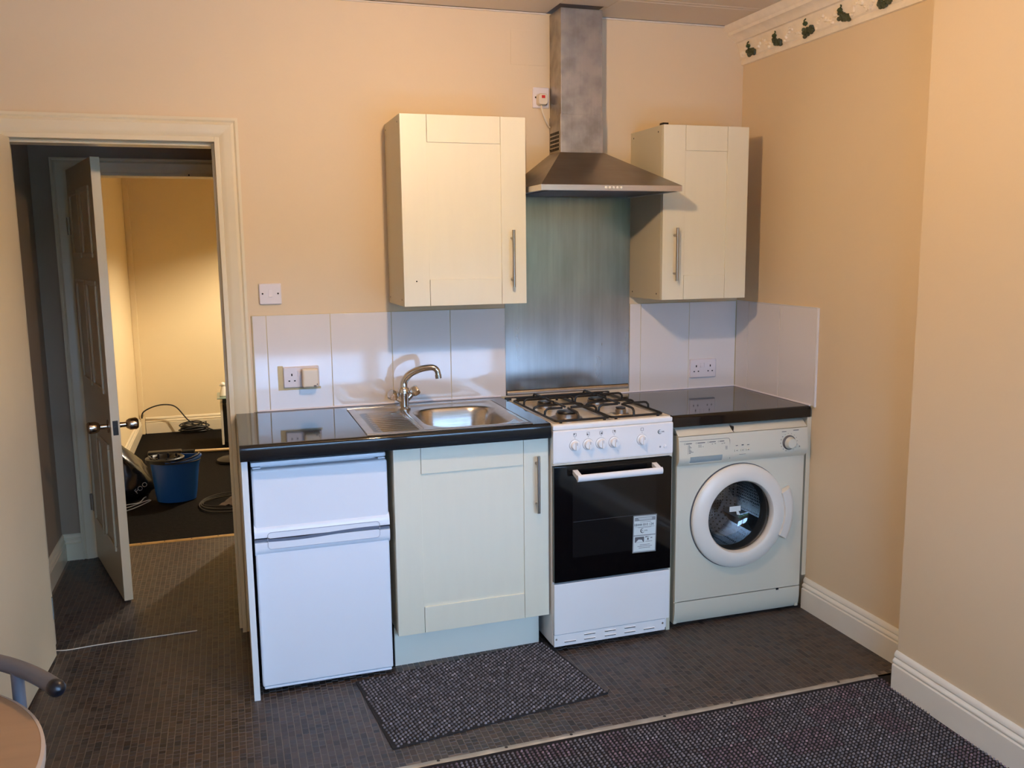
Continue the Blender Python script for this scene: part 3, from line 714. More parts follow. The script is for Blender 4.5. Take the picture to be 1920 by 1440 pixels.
def cupboard(x0, x1, y, z0, z1, hx, hz0, hz1, label, hole=None):
    t = thing('wall_cupboard', label, 'cupboard', ((x0 + x1) / 2, 0, z0), 0)
    c = B().box(x0 + .001, x1 - .001, y + .0225, -.0012, z0, z0 + .018).box(x0 + .001, x1 - .001, y + .0225, -.0012, z1 - .018, z1)
    c.box(x0, x0 + .018, y + .0215, -.0012, z0, z1, .001).box(x1 - .018, x1, y + .0215, -.0012, z0, z1, .001).box(x0 + .018, x1 - .018, -.012, -.0012, z0 + .018, z1 - .018)
    obj('carcass', c, CABSIDE, t)
    d = shaker(x0, x1, z0 + .0005, z1 - .0005, y, t, True)
    bar(hx, y, hz0, hz1, d, True)
    for (zz, yy) in ((z0 + .025, -.03), (z0 + .025, y + .05), (z1 - .025, -.03), (z1 - .025, y + .05)):
        obj('cam_cap', B().cyl((x0 - .0006, yy, zz), (x0 + .001, yy, zz), .0035, n=10), SCREW, t)
    if hole: obj('screw_hole', B().cyl((hole[0], y - .0004, hole[1]), (hole[0], y + .001, hole[1]), .003, n=10), DARK, t)
    return t
cupboard(-1.6575, -1.1638, -.3288, 1.3526, 2.0724, -1.224, 1.420, 1.642, 'wider cream shaker wall cupboard above the sink with a handle at its lower corner', (-1.608, 1.449))
rc = cupboard(-.559, -.1583, -.3156, 1.3474, 2.0671, -.5035, 1.428, 1.648, 'narrower cream shaker wall cupboard above the corner worktop and washing machine')
obj('bracket', B().box(-.556, -.530, -.30, -.27, 2.0672, 2.076, .001), SCREW, rc)

KB = math.atan(.0153)
def baseroot(name, label, cat, x, y, z=0): return thing(name, label, cat, (x, y, z), KB)
# base cupboard (sink unit)
bc = baseroot('base_cupboard', 'cream shaker base cupboard under the sink between fridge and cooker', 'cupboard', -1.7715, -.6233)
BW = .593
obj('carcass', B().box(.002, .020, .0225, .58, .16, .866, .001).box(BW - .020, BW - .002, .0225, .58, .16, .866, .001).box(.02, BW - .02, .0225, .58, .16, .178).box(.02, BW - .02, .57, .58, .178, .866).box(.02, BW - .02, .0225, .10, .848, .866), CABSIDE, bc, world=False)
bd = shaker(0, BW, .1597, .8655, 0, bc, False, .0205, .1)
bar(.543, 0, .580, .800, bd, False)
obj('plinth', B().box(.0, BW - .012, .086, .102, .004, .1585, .001), PLINTHM, bc, world=False)
# end panel left of the fridge
tag(obj('end_panel', B().box(-2.292, -2.271, -.634, -.026, .001, .8695, .001), PANELW), 'white end panel standing between the doorway and the fridge under the worktop', 'panel')
tag(obj('support_panel', B().box(-.6685, -.6515, -.606, -.02, fz(-.66) + .001, .8600, .001), CABSIDE), 'cream support panel between the cooker and the washing machine', 'panel')
tag(obj('wall_batten', B().box(-.0215, -.0008, -.600, -.02, .17, .8600, .001), CABSIDE), 'cream upright batten on the alcove wall beside the washing machine', 'batten')

# worktops
def worktop(name, x0, x1, yf, zt, tk, label, notch=None):
    pr = [(yf, zt - tk), (yf, zt - tk + .001), (yf, zt - .016), (yf, zt - .014)] + [(yf + .014 - .014 * math.cos(a), zt - .014 + .014 * math.sin(a)) for a in [PI / 2 * i / 5 for i in range(1, 6)]]
    b = B()
    if notch:
        b.rings([[(x, y, z) for y, z in pr + [(-.0245, zt), (-.0245, zt - tk)]] for x in (x0, notch)])
        for xa, xb in ((notch, -1.80), (-1.275, x1)): b.rings([[(x, y, z) for y, z in pr + [(-.009, zt), (-.009, zt - tk)]] for x in (xa, xb)])
        b.rings([[(x, y, z) for y, z in pr + [(-.612, zt), (-.612, zt - tk)]] for x in (-1.80, -1.275)])
        b.rings([[(x, y, z) for y, z in [(-.135, zt - tk), (-.135, zt), (-.009, zt), (-.009, zt - tk)]] for x in (-1.80, -1.275)])
    else: b.rings([[(x, y, z) for y, z in pr + [(-.009, zt), (-.009, zt - tk)]] for x in (x0, x1)])
    return tag(obj(name, b, WORK), label, 'worktop')
worktop('worktop', -2.2945, -1.183, -.658, .9255, .055, 'glossy black worktop with the steel sink set in it', -2.226)
worktop('worktop', -.648, -.0095, -.604, .9072, .0465, 'glossy black worktop over the washing machine in the corner')
tag(obj('sealant_bead', B().tube([(-2.21, -.011, .9275), (-1.18, -.011, .9275)], .004, 6), SOCKW), 'white sealant bead along the tiles behind the sink worktop', 'sealant')
tag(obj('sealant_bead', B().tube([(-.64, -.011, .909), (-.012, -.011, .909), (-.0115, -.60, .909)], .004, 6), SOCKW), 'white sealant bead round the corner worktop over the washing machine', 'sealant')

# ------------------------------------------------------------------ sink and tap
sk = thing('sink', 'stainless steel sink with a grooved drainer set in the black worktop', 'sink', (-1.555, -.365, .9265))
SX0, SX1, SY0, SY1 = -1.862, -1.250, -.640, -.090
nx, ny = 150, 130
def sdr(x, y, x0, x1, y0, y1, r):
    qx = abs(x - (x0 + x1) / 2) - (x1 - x0) / 2 + r; qy = abs(y - (y0 + y1) / 2) - (y1 - y0) / 2 + r
    return math.hypot(max(qx, 0), max(qy, 0)) + min(max(qx, qy), 0) - r
def sstep(t): t = max(0, min(1, t)); return t * t * (3 - 2 * t)
def sinkz(x, y):
    z = .0038
    d0 = -sdr(x, y, SX0, SX1, SY0, SY1, .02)
    z *= sstep(d0 / .008 + .15)
    if d0 > .018: z -= .0035 * sstep((d0 - .022) / .012)                       # inset field
    dd = -sdr(x, y, -1.832, -1.648, -.600, -.200, .02)
    z -= .005 * sstep(dd / .012)
    if dd > .01: z += .0055 * sstep((dd - .01) / .01) * (.5 + .5 * math.cos((y + .215) / .0352 * 2 * PI)) * sstep((x + 1.828) / .015) * sstep((-1.652 - x) / .015)
    db_ = -sdr(x, y, -1.620, -1.290, -.590, -.190, .10)
    if db_ > -.006: z -= .150 * sstep((db_ + .006) / .055) + .002
    return z
g = [[(SX0 + (SX1 - SX0) * i / nx, SY0 + (SY1 - SY0) * j / ny, .9262 + sinkz(SX0 + (SX1 - SX0) * i / nx, SY0 + (SY1 - SY0) * j / ny)) for i in range(nx + 1)] for j in range(ny + 1)]
obj('sink_bowl', B().rings(g, closed=False), STEELK, sk, angle=80)
obj('sink_rim', B().tube([(SX0, SY0, .9275), (SX1, SY0, .9275), (SX1, SY1, .9275), (SX0, SY1, .9275)], .0022, 6, loop=True), STEELK, sk)
obj('waste', B().lathe([(.030, 0), (.032, .003), (.022, .001), (.001, .0005)], (-1.455, -.39, .7755), n=24), CHROME, sk)
#obj('overflow', B().lathe([(.016, 0), (.017, .002), (.010, .001)], (-1.46, -.2165, .895), (0, -1, -.2), n=20), DARK, sk)
mt = thing('mixer_tap', 'chrome mixer tap with two round knobs at the back of the sink', 'tap', (-1.640, -.165, .926))
tx, ty, tz = -1.640, -.165, .9268
obj('tap_body', B().lathe([(.026, 0), (.027, .006), (.020, .012), (.0205, .05), (.024, .065), (.022, .085), (.017, .092)], (tx, ty, tz), n=28).tube([(tx, ty, tz + .03), (tx - .035, ty - .006, tz + .055)], .013, 14).tube([(tx, ty, tz + .03), (tx + .035, ty + .006, tz + .062)], .013, 14), CHROME, mt)
for s_, dz in ((-1, .052), (1, .062)):
    dvec = Vector((s_ * .8, s_ * .12 - .25, .5)).normalized()
    p0 = Vector((tx + s_ * .030, ty + s_ * .004, tz + dz))
    kn = B(); nn = 24; u = dvec.cross(Vector((0, 0, 1))).normalized(); v = u.cross(dvec)
    kn.rings([[p0 + dvec * h + (u * math.cos(2 * PI * q / nn) + v * math.sin(2 * PI * q / nn)) * r * (1 + .06 * math.cos(6 * 2 * PI * q / nn)) for q in range(nn)] for r, h in ((.012, 0), (.019, .008), (.021, .014), (.021, .030), (.018, .036), (.004, .038))])
    obj('tap_knob', kn, CHROME, mt)
sp_ = spline([(tx, ty, tz + .08), (tx + .003, ty, tz + .112), (tx + .022, ty - .01, tz + .142), (tx + .056, ty - .022, tz + .161), (tx + .095, ty - .035, tz + .170), (tx + .118, ty - .042, tz + .169), (tx + .130, ty - .046, tz + .158), (tx + .134, ty - .047, tz + .140)], 6)
obj('spout', B().tube(sp_, [.016 - .004 * min(1, i / 30) for i in range(len(sp_))], 18), CHROME, mt)
obj('aerator', B().cyl((tx + .134, ty - .047, tz + .141), (tx + .1355, ty - .0475, tz + .126), .0128, n=18), NICKEL, mt)

# ------------------------------------------------------------------ fridge
fr = baseroot('fridge_freezer', 'white under-counter fridge freezer below the black worktop beside the base cupboard', 'fridge', -2.2599, -.6066)
FW = .4706
obj('body', B().box(.004, FW - .004, .052, .57, .03, .828, .004), FRIDGEM, fr, world=False)
obj('lid', B().box(0, FW, .030, .575, .831, .8465, .004), FRIDGEM, fr, world=False)
def doorslab(x0, x1, y0, y1, z0, z1): return B().box(x0, x1, y0, y1, z0, z1, .009, 3)
fd = doorslab(0, FW, .003, .048, .585, .8255)
fd.rings([[(-.001, a, b_) for a, b_ in [(.010, .628), (.0, .618), (-.004, .600), (-.004, .585), (.006, .580), (.04, .580), (.04, .628)]], [(FW + .001, a, b_) for a, b_ in [(.010, .628), (.0, .618), (-.004, .600), (-.004, .585), (.006, .580), (.04, .580), (.04, .628)]]])
fzd = obj('freezer_door', fd, FRIDGEM, fr, world=False)
ld = doorslab(0, FW, .003, .048, .030, .5665)
ld.rings([[(x, a, b_) for a, b_ in [(.04, .572), (.006, .572), (-.004, .567), (-.004, .545), (-.001, .530), (.008, .520), (.04, .520)]] for x in (-.001, FW + .001)])
ld.box(.006, FW - .006, .006, .04, .022, .031, .003)
fdd = obj('fridge_door', ld, FRIDGEM, fr, world=False)
def wave(x): return .5765 + .0045 * math.sin((x / FW - .55) * 2 * PI * .95) 
N_ = 40
wp = [(.045 + (FW - .085) * i / N_, wave(.045 + (FW - .085) * i / N_)) for i in range(N_ + 1)]
gk = B().prism([(x, z + .0050) for x, z in wp] + [(x, z - .0050) for x, z in wp[::-1]], -.0062, .03)
gk.box(.0, .046, -.0046, .03, .5720, .5800).box(FW - .042, FW, -.0046, .03, .5725, .5800)
obj('door_gap', gk, FRIDGEGREY, fr, 'dark grey wavy gap between the doors', world=False)
pk = B().prism(rrect(.043, FW - .036, .5812, .602, .009), -.0052, -.002); obj('grip', pk, FRIDGEM, fzd, world=False)
pk = B().prism(rrect(.043, FW - .036, .542, .5722, .009), -.0055, -.002); obj('grip', pk, FRIDGEM, fdd, world=False)
gl_ = B().tube([(a, -.0052, b_) for a, b_ in rrect(.043, FW - .036, .542, .602, .012, 5)], .0011, 5, loop=True)
obj('grip_outline', gl_, mat('fridge_shadow_line', (170, 172, 182), .5), fr, world=False)
for a in (.006, FW - .03): obj('hinge_cover', B().box(a, a + .026, .02, .05, .8262, .8305, .001), FRIDGEM, fr, world=False)
for a, z in ((.04, .001), (FW - .04, .004)):
    for q in (.09, .5): obj('foot', B().cyl((a, q, z), (a, q, .03), .014), BLACKPL, fr, world=False)

# ------------------------------------------------------------------ cooker
ck = baseroot('cooker', 'white freestanding gas cooker with black glass oven door', 'cooker', -1.1732, -.6487)
CW = .5022
obj('body', B().box(.002, CW - .002, .022, .585, .036, .880, .003), COOKW, ck, world=False)
for a, z in ((.05, .0125), (CW - .05, .0168)):
    for q in (.06, .54): obj('foot', B().cyl((a, q, z), (a, q, .036), .018), BLACKPL, ck, world=False)
# hob: apron with raised rim and sunken plate
hb_ = B()
def hr(ins, z, r=.018, bk=.59): return [(a, b_, z) for a, b_ in rrect(ins, CW - ins, ins, bk - ins, max(r - ins * .5, .006), 5)]
hb_.rings([hr(0, .8945), hr(0, .910), hr(.003, .9165), hr(.010, .9178), hr(.018, .9165), hr(.024, .9105), hr(.10, .9095)])
obj('hob', hb_, HOBW, ck, world=False)
obj('apron', B().box(.0, CW, -.0012, .02, .8948, .9125, .004, 3), COOKW, ck, world=False)
obj('back_rail', B().box(.004, CW - .004, .575, .592, .912, .930, .003), HOBBLACK, ck, world=False)
for a in (.035, CW - .035): obj('hob_stop', B().cyl((a, .555, .9165), (a, .555, .928), .011, n=14), COOKW, ck, world=False)
for (lx, ly, r) in ((.118, .155, .043), (.118, .400, .032), (.352, .400, .036), (.352, .155, .022)):
    bo = obj('burner', B().lathe([(r * 1.5, 0), (r * 1.45, .002), (r * 1.02, .003), (r, .006), (r, .019), (r * .9, .021), (r * .3, .021)], (lx, ly, .9098), n=30), BURNER, ck, world=False)
    obj('burner_cap', B().lathe([(r * .86, .0), (r * .92, .003), (r * .88, .006), (r * .3, .007), (.001, .007)], (lx, ly, .9305), n=30), BURNCAP, bo, world=False)
def grate(x0, x1, burners):
    y0, y1 = .035, .535; zb = .922; r = .0048
    b = B().tube([(a, c_, zb) for a, c_ in rrect(x0, x1, y0, y1, .014, 4)], r, 8, loop=True)
    ym = (y0 + y1) / 2
    b.tube(spline([(x0, ym, zb), (x0 + .02, ym, zb + .016), ((x0 + x1) / 2, ym, zb + .018), (x1 - .02, ym, zb + .016), (x1, ym, zb)], 5), r, 8)
    zt = .950
    for (bx_, by_, rr_) in burners:
        rr_ = min(rr_, .03)
        for (ex, ey) in ((x0, by_), (x1, by_)):
            s_ = 1 if ex < bx_ else -1
            b.tube([(ex, ey, zb), (ex + s_ * .002, ey, zb + .018), (ex + s_ * .010, ey, zt - .002), (ex + s_ * .02, ey, zt), (bx_ - s_ * rr_ * .6, ey, zt)], r, 8)
        for (ex, ey, sy_) in ((bx_, y0 if by_ < ym else y1, 1 if by_ < ym else -1),):
            b.tube([(ex, ey, zb), (ex, ey + sy_ * .002, zb + .018), (ex, ey + sy_ * .010, zt - .002), (ex, ey + sy_ * .02, zt), (ex, by_ - sy_ * rr_ * .6, zt)], r, 8)
        b.tube([(bx_, ym, zb + .018), (bx_, ym + (-.012 if by_ < ym else .012), zt), (bx_, by_ + (rr_ * .6 if by_ < ym else -rr_ * .6), zt)], r, 8)
    for px_ in (x0 + .02, x1 - .02):
        for py_ in (y0, y1): b.cyl((px_, py_, .912), (px_, py_, zb), .006, n=8)
    obj('pan_support', b, HOBBLACK, ck, world=False)
grate(.026, .2465, ((.118, .155, .043), (.118, .400, .032)))
grate(.2555, CW - .026, ((.352, .155, .022), (.352, .400, .036)))
# control panel, gently raked
cpn = B().rings([[(x, a, b_) for a, b_ in [(.001, .8932), (-.0035, .889), (-.0045, .775), (-.001, .768), (.022, .768), (.022, .8932)]] for x in (.0, CW)])
cpo = obj('control_panel', cpn, COOKW, ck, world=False)
obj('trim_strip', B().rings([[(x, a, b_) for a, b_ in [(-.003, .7672), (-.001, .760), (.022, .757), (.022, .7672)]] for x in (.002, CW - .001)]), HOBW, ck, world=False)
def knob(x, z):
    y = -.0045
    k_ = obj('control_knob', B().lathe([(.0215, 0), (.0215, .0025), (.0172, .0035), (.0168, .016), (.015, .018), (.001, .018)], (x, y, z), (0, -1, 0), 32).box(x - .004, x + .004, y - .0245, y - .015, z - .0155, z + .0155, .0015), COOKW, ck, world=False)
    obj('knob_ring', B().lathe([(.0222, 0), (.0222, .0008), (.0208, .0008), (.0208, 0)], (x, y + .0002, z), (0, -1, 0), 32, caps=False), GREYLINE, k_, world=False)
    obj('pointer_line', B().box(x - .0006, x + .0006, y - .0252, y - .0244, z + .004, z + .015), GREYLINE, k_, world=False)
    return k_
for i, x in enumerate((.087, .1415, .195, .249, .368)):
    z = .833
    knob(x, z)
    pr_ = B().cyl((x, -.0040, z + .029), (x, -.0052, z + .029), .0013, n=8)
    zc = z + .041
    pr_.tube([(a, -.0049, b_) for a, b_ in rrect(x - .0058, x + .0058, zc - .0058, zc + .0058, .002, 3)], .0005, 4, loop=True)
    if i < 4:
        qx, qz = ((-1, 1), (-1, -1), (1, -1), (1, 1))[i]
        pr_.box(x + qx * .0022 - .0022, x + qx * .0022 + .0022, -.0053, -.0040, zc + qz * .002 - .0022, zc + qz * .002 + .0022)
    obj('panel_symbol', pr_, GREYLINE, ck, world=False)
def logo(parent, x, z, s, y, ink, nm='lettering'):
    ringb = B(); a0, a1 = math.radians(55), math.radians(330); nn = 26
    ringb.rings([[(x + s * rr_ * math.cos(a0 + (a1 - a0) * k / nn), yy, z + s * rr_ * math.sin(a0 + (a1 - a0) * k / nn)) for rr_, yy in ((1 , y), (1 - .34 * math.sin(PI * k / nn) - .02, y), (1 - .34 * math.sin(PI * k / nn) - .02, y + .0008), (1, y + .0008))] for k in range(nn + 1)])
    obj('logo_ring', ringb, ink, parent, world=False)
    text(nm, 'FL', s * .85, (x - s * .42, y + .0002, z - s * .3), ink, parent)
    text(nm, 'AVEL', s * .72, (x + s * .75, y + .0002, z - s * .22), ink, parent)
logo(ck, .4445, .858, .0085, -.0046, INK)
ig = B().cyl((.447, -.004, .7985), (.447, -.0052, .7985), .0020, n=8)
for a in range(6): ig.box(.447 + .0035 * math.cos(a * PI / 3) - .0007, .447 + .0035 * math.cos(a * PI / 3) + .0007, -.0051, -.004, .7985 + .0035 * math.sin(a * PI / 3) - .0007, .7985 + .0035 * math.sin(a * PI / 3) + .0007)
obj('ignition_symbol', ig, GREYLINE, ck, world=False)
obj('ignition_button', B().lathe([(.007, 0), (.007, .003), (.0055, .004), (.001, .004)], (.468, -.0045, .7985), (0, -1, 0), 20), COOKW, ck, world=False)
# oven door
od = obj('oven_door', B().box(.0025, CW - .0015, -.004, .018, .298, .7555, .003), OVENBLACK, ck, 'black glass oven door', world=False)
obj('oven_window', B().box(.078, .4315, -.0046, -.0038, .392, .692), OVENWIN, od, world=False)
obj('oven_shelf', B().box(.080, .4295, -.0049, -.0045, .5335, .5347), mat('shelf_glint', (62, 62, 64), .4), od, world=False)
hn = B().rings([[(x, -.052 + .009 * math.cos(a) * 1.0, .7165 + .0135 * math.sin(a)) for a in [2 * PI * k / 16 for k in range(16)]] for x in (.078, .432)])
for x in (.078, .412): hn.rings([[(x, -.004, .722), (x, -.05, .708), (x, -.05, .726), (x, -.004, .738)], [(x + .02, -.004, .722), (x + .02, -.05, .708), (x + .02, -.05, .726), (x + .02, -.004, .738)]])
obj('handle', hn, COOKW, od, 'white bar handle across the top of the oven door', world=False)
# service sticker, tipped slightly
stk = thing('tmp', 'x', 'x'); bpy.data.objects.remove(stk)
se = bpy.data.objects.new('sticker', None); COL.objects.link(se); se.parent = ck; se.location = (.3835, -.0049, .4545); se.rotation_euler = (0, .022, 0)
se['label'] = 'white service sticker with a telephone number'
W2, H2 = .051, .076
def sq(nm, x0, x1, z0, z1, m_, y=-.0003): return obj(nm, B().box(x0, x1, y - .0002, y + .0001, z0, z1), m_, se, world=False)
sq('backing', -W2, W2, -H2, H2, STICKG, 0)
sq('print', -W2 + .004, W2 - .004, -.004, H2 - .005, STICKW); sq('print', -W2 + .004, W2 - .004, -H2 + .005, -.008, STICKW)
sq('print', -W2 + .006, W2 - .006, .053, H2 - .008, STICKG, -.0006)
for j, (a, b_, z) in enumerate(((-.03, .03, .062), (-.026, .03, .057))): sq('print', a, b_, z, z + .0025, STICKW, -.0009)
sq('print', -.022, .026, .0475, .0488, GREYLINE, -.0006)
text('lettering', '08444 810 124', .0145, (-.0465, -.0006, .0325), INK, se, sx=.96)
for z, a, b_ in ((.0275, -.044, .042), (.0248, -.03, .028)): sq('print', a, b_, z, z + .001, GREYLINE, -.0006)
logo(se, -.010, .0125, .0095, -.0008, INK)
sq('print', -.042, -.002, -.034, -.012, GREYLINE, -.0006)
obj('print', B().prism([(-.038, -.033), (-.006, -.033), (-.012, -.024), (-.026, -.022)], -.0011, -.0008), STICKW, se, world=False)
obj('print', B().prism([(.002, -.016), (.03, -.011), (.022, -.012), (.004, -.012)], -.0008, -.0005), INK, se, world=False)
sq('print', .012, .018, -.027, -.018, GREYLINE, -.0006); sq('print', .026, .034, -.020, -.017, GREYLINE, -.0006); sq('print', .004, .034, -.033, -.0315, GREYLINE, -.0006)
for z, a, b_ in ((-.045, -.02, .024), (-.0515, -.03, .034), (-.058, -.024, .026)): sq('print', a, b_, z, z + .0016, GREYLINE, -.0006)
# lower panel and vent plate
obj('drawer_panel', B().box(.003, CW - .002, -.001, .02, .086, .2905, .003), COOKW, ck, world=False)
vp = obj('vent_plate', B().box(.003, CW - .018, .002, .02, .0365, .0845, .002), COOKW, ck, world=False)
for x, z in ((.070, .053), (.153, .071), (.153, .052), (.241, .071), (.241, .052), (.327, .071), (.327, .052), (.412, .053)):
    obj('vent_slot', B().box(x - .024, x + .024, .0012, .003, z - .003, z + .003, .0008, 1), DARK, vp, world=False)
    obj('louvre', B().rings([[(xx, .002, z + .0035), (xx, -.0016, z + .0015), (xx, .002, z + .0012)] for xx in (x - .024, x + .024)]), COOKW, vp, world=False)
for x in (.012, CW - .03): obj('screw', B().lathe([(.004, 0), (.0035, .0015), (.001, .002)], (x, .002, .067), (0, -1, 0), 12), NICKEL, vp, world=False)

# ------------------------------------------------------------------ washing machine
wm = thing('washing_machine', 'white front-loading washing machine under the corner worktop', 'washing machine', (-.6329, -.6098, 0), 0)
WW = .596
dcx, dcz, dR, gR = .284, .473, .2185, .147
obj('body', B().box(.0, .016, .006, .52, .036, .835, .003).box(WW - .016, WW, .006, .52, .036, .835, .003).box(.016, WW - .016, .50, .52, .036, .835).box(.016, WW - .016, .02, .50, .82, .835).box(.016, WW - .016, .02, .5, .036, .05), WASHW, wm, world=False)
fp = B().plate_hole(.001, WW - .001, .133, .705, dcx, dcz, .178, .0005)
fp.rings([[(dcx + .178 * math.cos(a), y, dcz + .178 * math.sin(a)) for a in [2 * PI * k / 64 for k in range(64)]] for y in (.0005, .03)], caps=False)
fp.box(.001, .012, .0006, .02, .133, .705).box(WW - .012, WW - .001, .0006, .02, .133, .705)
obj('front_panel', fp, WASHW, wm, world=False)
obj('kick_panel', B().rings([[(x, a, b_) for a, b_ in [(.0, .129), (-.001, .09), (.004, .055), (.014, .036), (.03, .036), (.03, .129)]] for x in (.001, WW - .001)]), WASHW, wm, world=False)
obj('kick_clip', B().box(.480, .492, -.0012, .002, .124, .1315), DARK, wm, world=False)
for a, z in ((.06, fz(-.57)), (WW - .06, fz(-.1))):
    for q in (.08, .46): obj('foot', B().cyl((a, q, z + .001), (a, q, .036), .02), BLACKPL, wm, world=False)
# convex control panel
def cpx(z):  # front y of the fascia
    t = (z - .700) / .125
    return .002 - .022 * math.sin(min(1, max(0, t / .28)) * PI / 2) + .012 * max(0, t - .28) ** 1.3
zs = [.700, .706, .712, .72, .73, .74, .76, .78, .80, .815, .8235]
cpb = B().rings([[(x, cpx(z), z) for z in zs] + [(x, .03, .8235), (x, .03, .700)] for x in (-.001, WW + .001)])
fas = obj('control_fascia', cpb, WASHP if False else WASHW, wm, world=False)
lidp = [(cpx(.8255) + .002, .8255), (.006, .838), (.024, .852), (.05, .8555), (.05, .8255)]
obj('top_edge', B().rings([[(x, a, b_) for a, b_ in lidp] for x in (-.0, .2475)]).rings([[(x, a, b_) for a, b_ in lidp] for x in (.2535, WW)]), WASHW, wm, world=False)
obj('top_gap', B().box(.246, .255, .0, .05, .8256, .848), SCREW, wm, world=False)
# detergent drawer
dr = obj('detergent_drawer', B().rings([[(x, cpx(z) - .0016, z) for z in zs[1:-1]] + [(x, .02, zs[-2]), (x, .02, zs[1])] for x in (-.0006, .228)]), WASHW, wm, world=False)
ol = [(a, cpx(b_) - .0022, b_) for a, b_ in [(.002, .8065), (.215, .8055), (.224, .8045), (.228, .798), (.2295, .72)]]
obj('drawer_outline', B().tube(ol, .0008, 5), GREYLINE, dr, world=False)
obj('drawer_grip', B().rings([[(x, cpx(z) - .0020, z) for z in (.714, .72, .73, .742)] for x in (.048, .193)], closed=False), WASHGREY, dr, 'grey recessed grip of the detergent drawer', world=False)
obj('grip_lip', B().tube([(.048, cpx(.742) - .002, .742), (.193, cpx(.742) - .002, .742)], .0012, 6).tube([(.048, cpx(.7135) - .002, .7135), (.193, cpx(.7135) - .002, .7135)], .0016, 6), WASHW, dr, world=False)
pt = B()
def dash(x0, x1, z, h=.0016):
    y = cpx(z) - .0026; pt.rings([[(x, y, z), (x, y, z + h), (x, y + .0016, z + h), (x, y + .0016, z)] for x in (x0, x1)])
for x0, x1 in ((.030, .056), (.082, .115), (.135, .163), (.182, .202)):
    dash(x0, x1, .794, .0028); pt.tube([(x0 - .006 + .003 * math.cos(a), cpx(.795) - .0024, .7955 + .003 * math.sin(a)) for a in [2 * PI * k / 8 for k in range(8)]], .0004, 4, loop=True)
for i in range(8): dash(.042, .046 + .004 * (i % 3) + (.016 if i == 6 else 0), .787 - i * .0045)
pt.tube([(.038, cpx(.77) - .0023, .788), (.038, cpx(.76) - .0023, .752)], .0004, 4)
for x in (.086, .094): 
    for i in range(3): dash(x, x + .004, .786 - i * .0042)
dash(.104, .108, .7785); dash(.146, .150, .786); dash(.158, .164, .787); dash(.190, .195, .785); dash(.199, .206, .786)
for i in range(3): dash(.207, .216, .772 - i * .005)
obj('programme_print', pt, GREYLINE, wm, world=False)
pt = B()
for i, x in enumerate((.259, .286, .312)):
    dash(x - .004, x + .005, .771, .0022 if i != 1 else .004)
    bb_ = obj('push_button', B().box(x - .010, x + .010, cpx(.752) - .003, cpx(.752) + .004, .7475, .7565, .001), WASHW, wm, world=False)
    obj('button_mark', B().box(x - .0022, x + .0022, cpx(.752) - .0034, cpx(.752) - .0028, .7508, .7532), INK, bb_, world=False)
dash(.27, .30, .735, .001)
obj('button_print', pt, GREYLINE, wm, world=False)
kx, kz = .505, .766; ky = cpx(kz)
kn = obj('programme_dial', B().lathe([(.030, -.003), (.0295, .004), (.024, .010), (.0215, .024), (.019, .0265), (.001, .027)], (kx, ky, kz), (0, -1, 0), 36), WASHW, wm, world=False)
obj('dial_skirt', B().lathe([(.0302, .0), (.0300, .005), (.0262, .0102), (.026, .0)], (kx, ky, kz), (0, -1, 0), 36, caps=False), GREYLINE, kn, world=False)
pt = B()
for a in range(-60, 250, 22):
    a = math.radians(a); px_, pz_ = kx + .040 * math.cos(a), kz + .037 * math.sin(a)
    if pz_ < .818: dash(px_ - .0016, px_ + .0016, pz_, .0026 if a > 2.4 else .0012)
dash(.473, .493, .8115, .002); dash(.527, .553, .8135, .0026)
obj('dial_print', pt, GREYLINE, wm, world=False)
text('lettering', 'A', .010, (.553, cpx(.75) - .001, .7425), INK, wm)
# porthole door
def rl(prof_, n=72): return B().lathe(prof_, (dcx, 0, dcz), (0, -1, 0), n, caps=False)
obj('door_shadow_gap', rl([(dR + .003, -.0004), (dR + .003, .0012), (dR - .02, .0012), (dR - .02, -.0004)]), GREYLINE, wm, world=False)
pd = obj('porthole_door', rl([(dR - .004, .0014), (dR, .006), (dR - .001, .016), (dR - .008, .024), (dR - .028, .031), (dR - .045, .033), (gR + .014, .032), (gR + .006, .029), (gR + .001, .020), (gR, .004), (gR + .02, .0014)]), WASHP, wm, 'cream plastic porthole ring', world=False)
obj('door_glass', rl([(gR, .010), (gR * .97, .004), (gR * .9, -.010), (gR * .84, -.05), (gR * .78, -.085), (gR * .62, -.10), (gR * .3, -.106), (.001, -.107)]), DOORGLASS, pd, world=False)
obj('handle', B().rings([[(dcx + r_ * math.cos(a), -y_, dcz + r_ * math.sin(a)) for r_, y_ in (((dR - .014), .027), (dR - .012, .034), (dR + .018, .031), (dR + .034, .022), (dR + .040, .010), (dR + .038, .0015), (dR - .010, .0015))] for a in [math.radians(24 - 52 * k / 20) for k in range(21)]]), WASHP, pd, 'grip on the right of the porthole', world=False)
obj('door_seal', rl([(.176, -.03), (.172, -.010), (.160, -.004), (.148, -.012), (.146, -.06), (.176, -.07)]), SEAL, wm, world=False)
dm = bpy.data.materials.new('perforated_drum'); dm.use_nodes = True; nt = dm.node_tree; b_ = nt.nodes['Principled BSDF']; b_.inputs['Metallic'].default_value = 1; b_.inputs['Roughness'].default_value = .25
tc = nt.nodes.new('ShaderNodeTexCoord'); vo = nt.nodes.new('ShaderNodeTexVoronoi'); vo.inputs['Scale'].default_value = 75; vo.inputs['Randomness'].default_value = .15
rp = nt.nodes.new('ShaderNodeValToRGB'); rp.color_ramp.elements[0].position = .25; rp.color_ramp.elements[1].position = .34; rp.color_ramp.elements[0].color = (.004, .004, .004, 1); rp.color_ramp.elements[1].color = (.6, .6, .61, 1)
nt.links.new(tc.outputs['Object'], vo.inputs['Vector']); nt.links.new(vo.outputs['Distance'], rp.inputs[0]); nt.links.new(rp.outputs[0], b_.inputs['Base Color'])
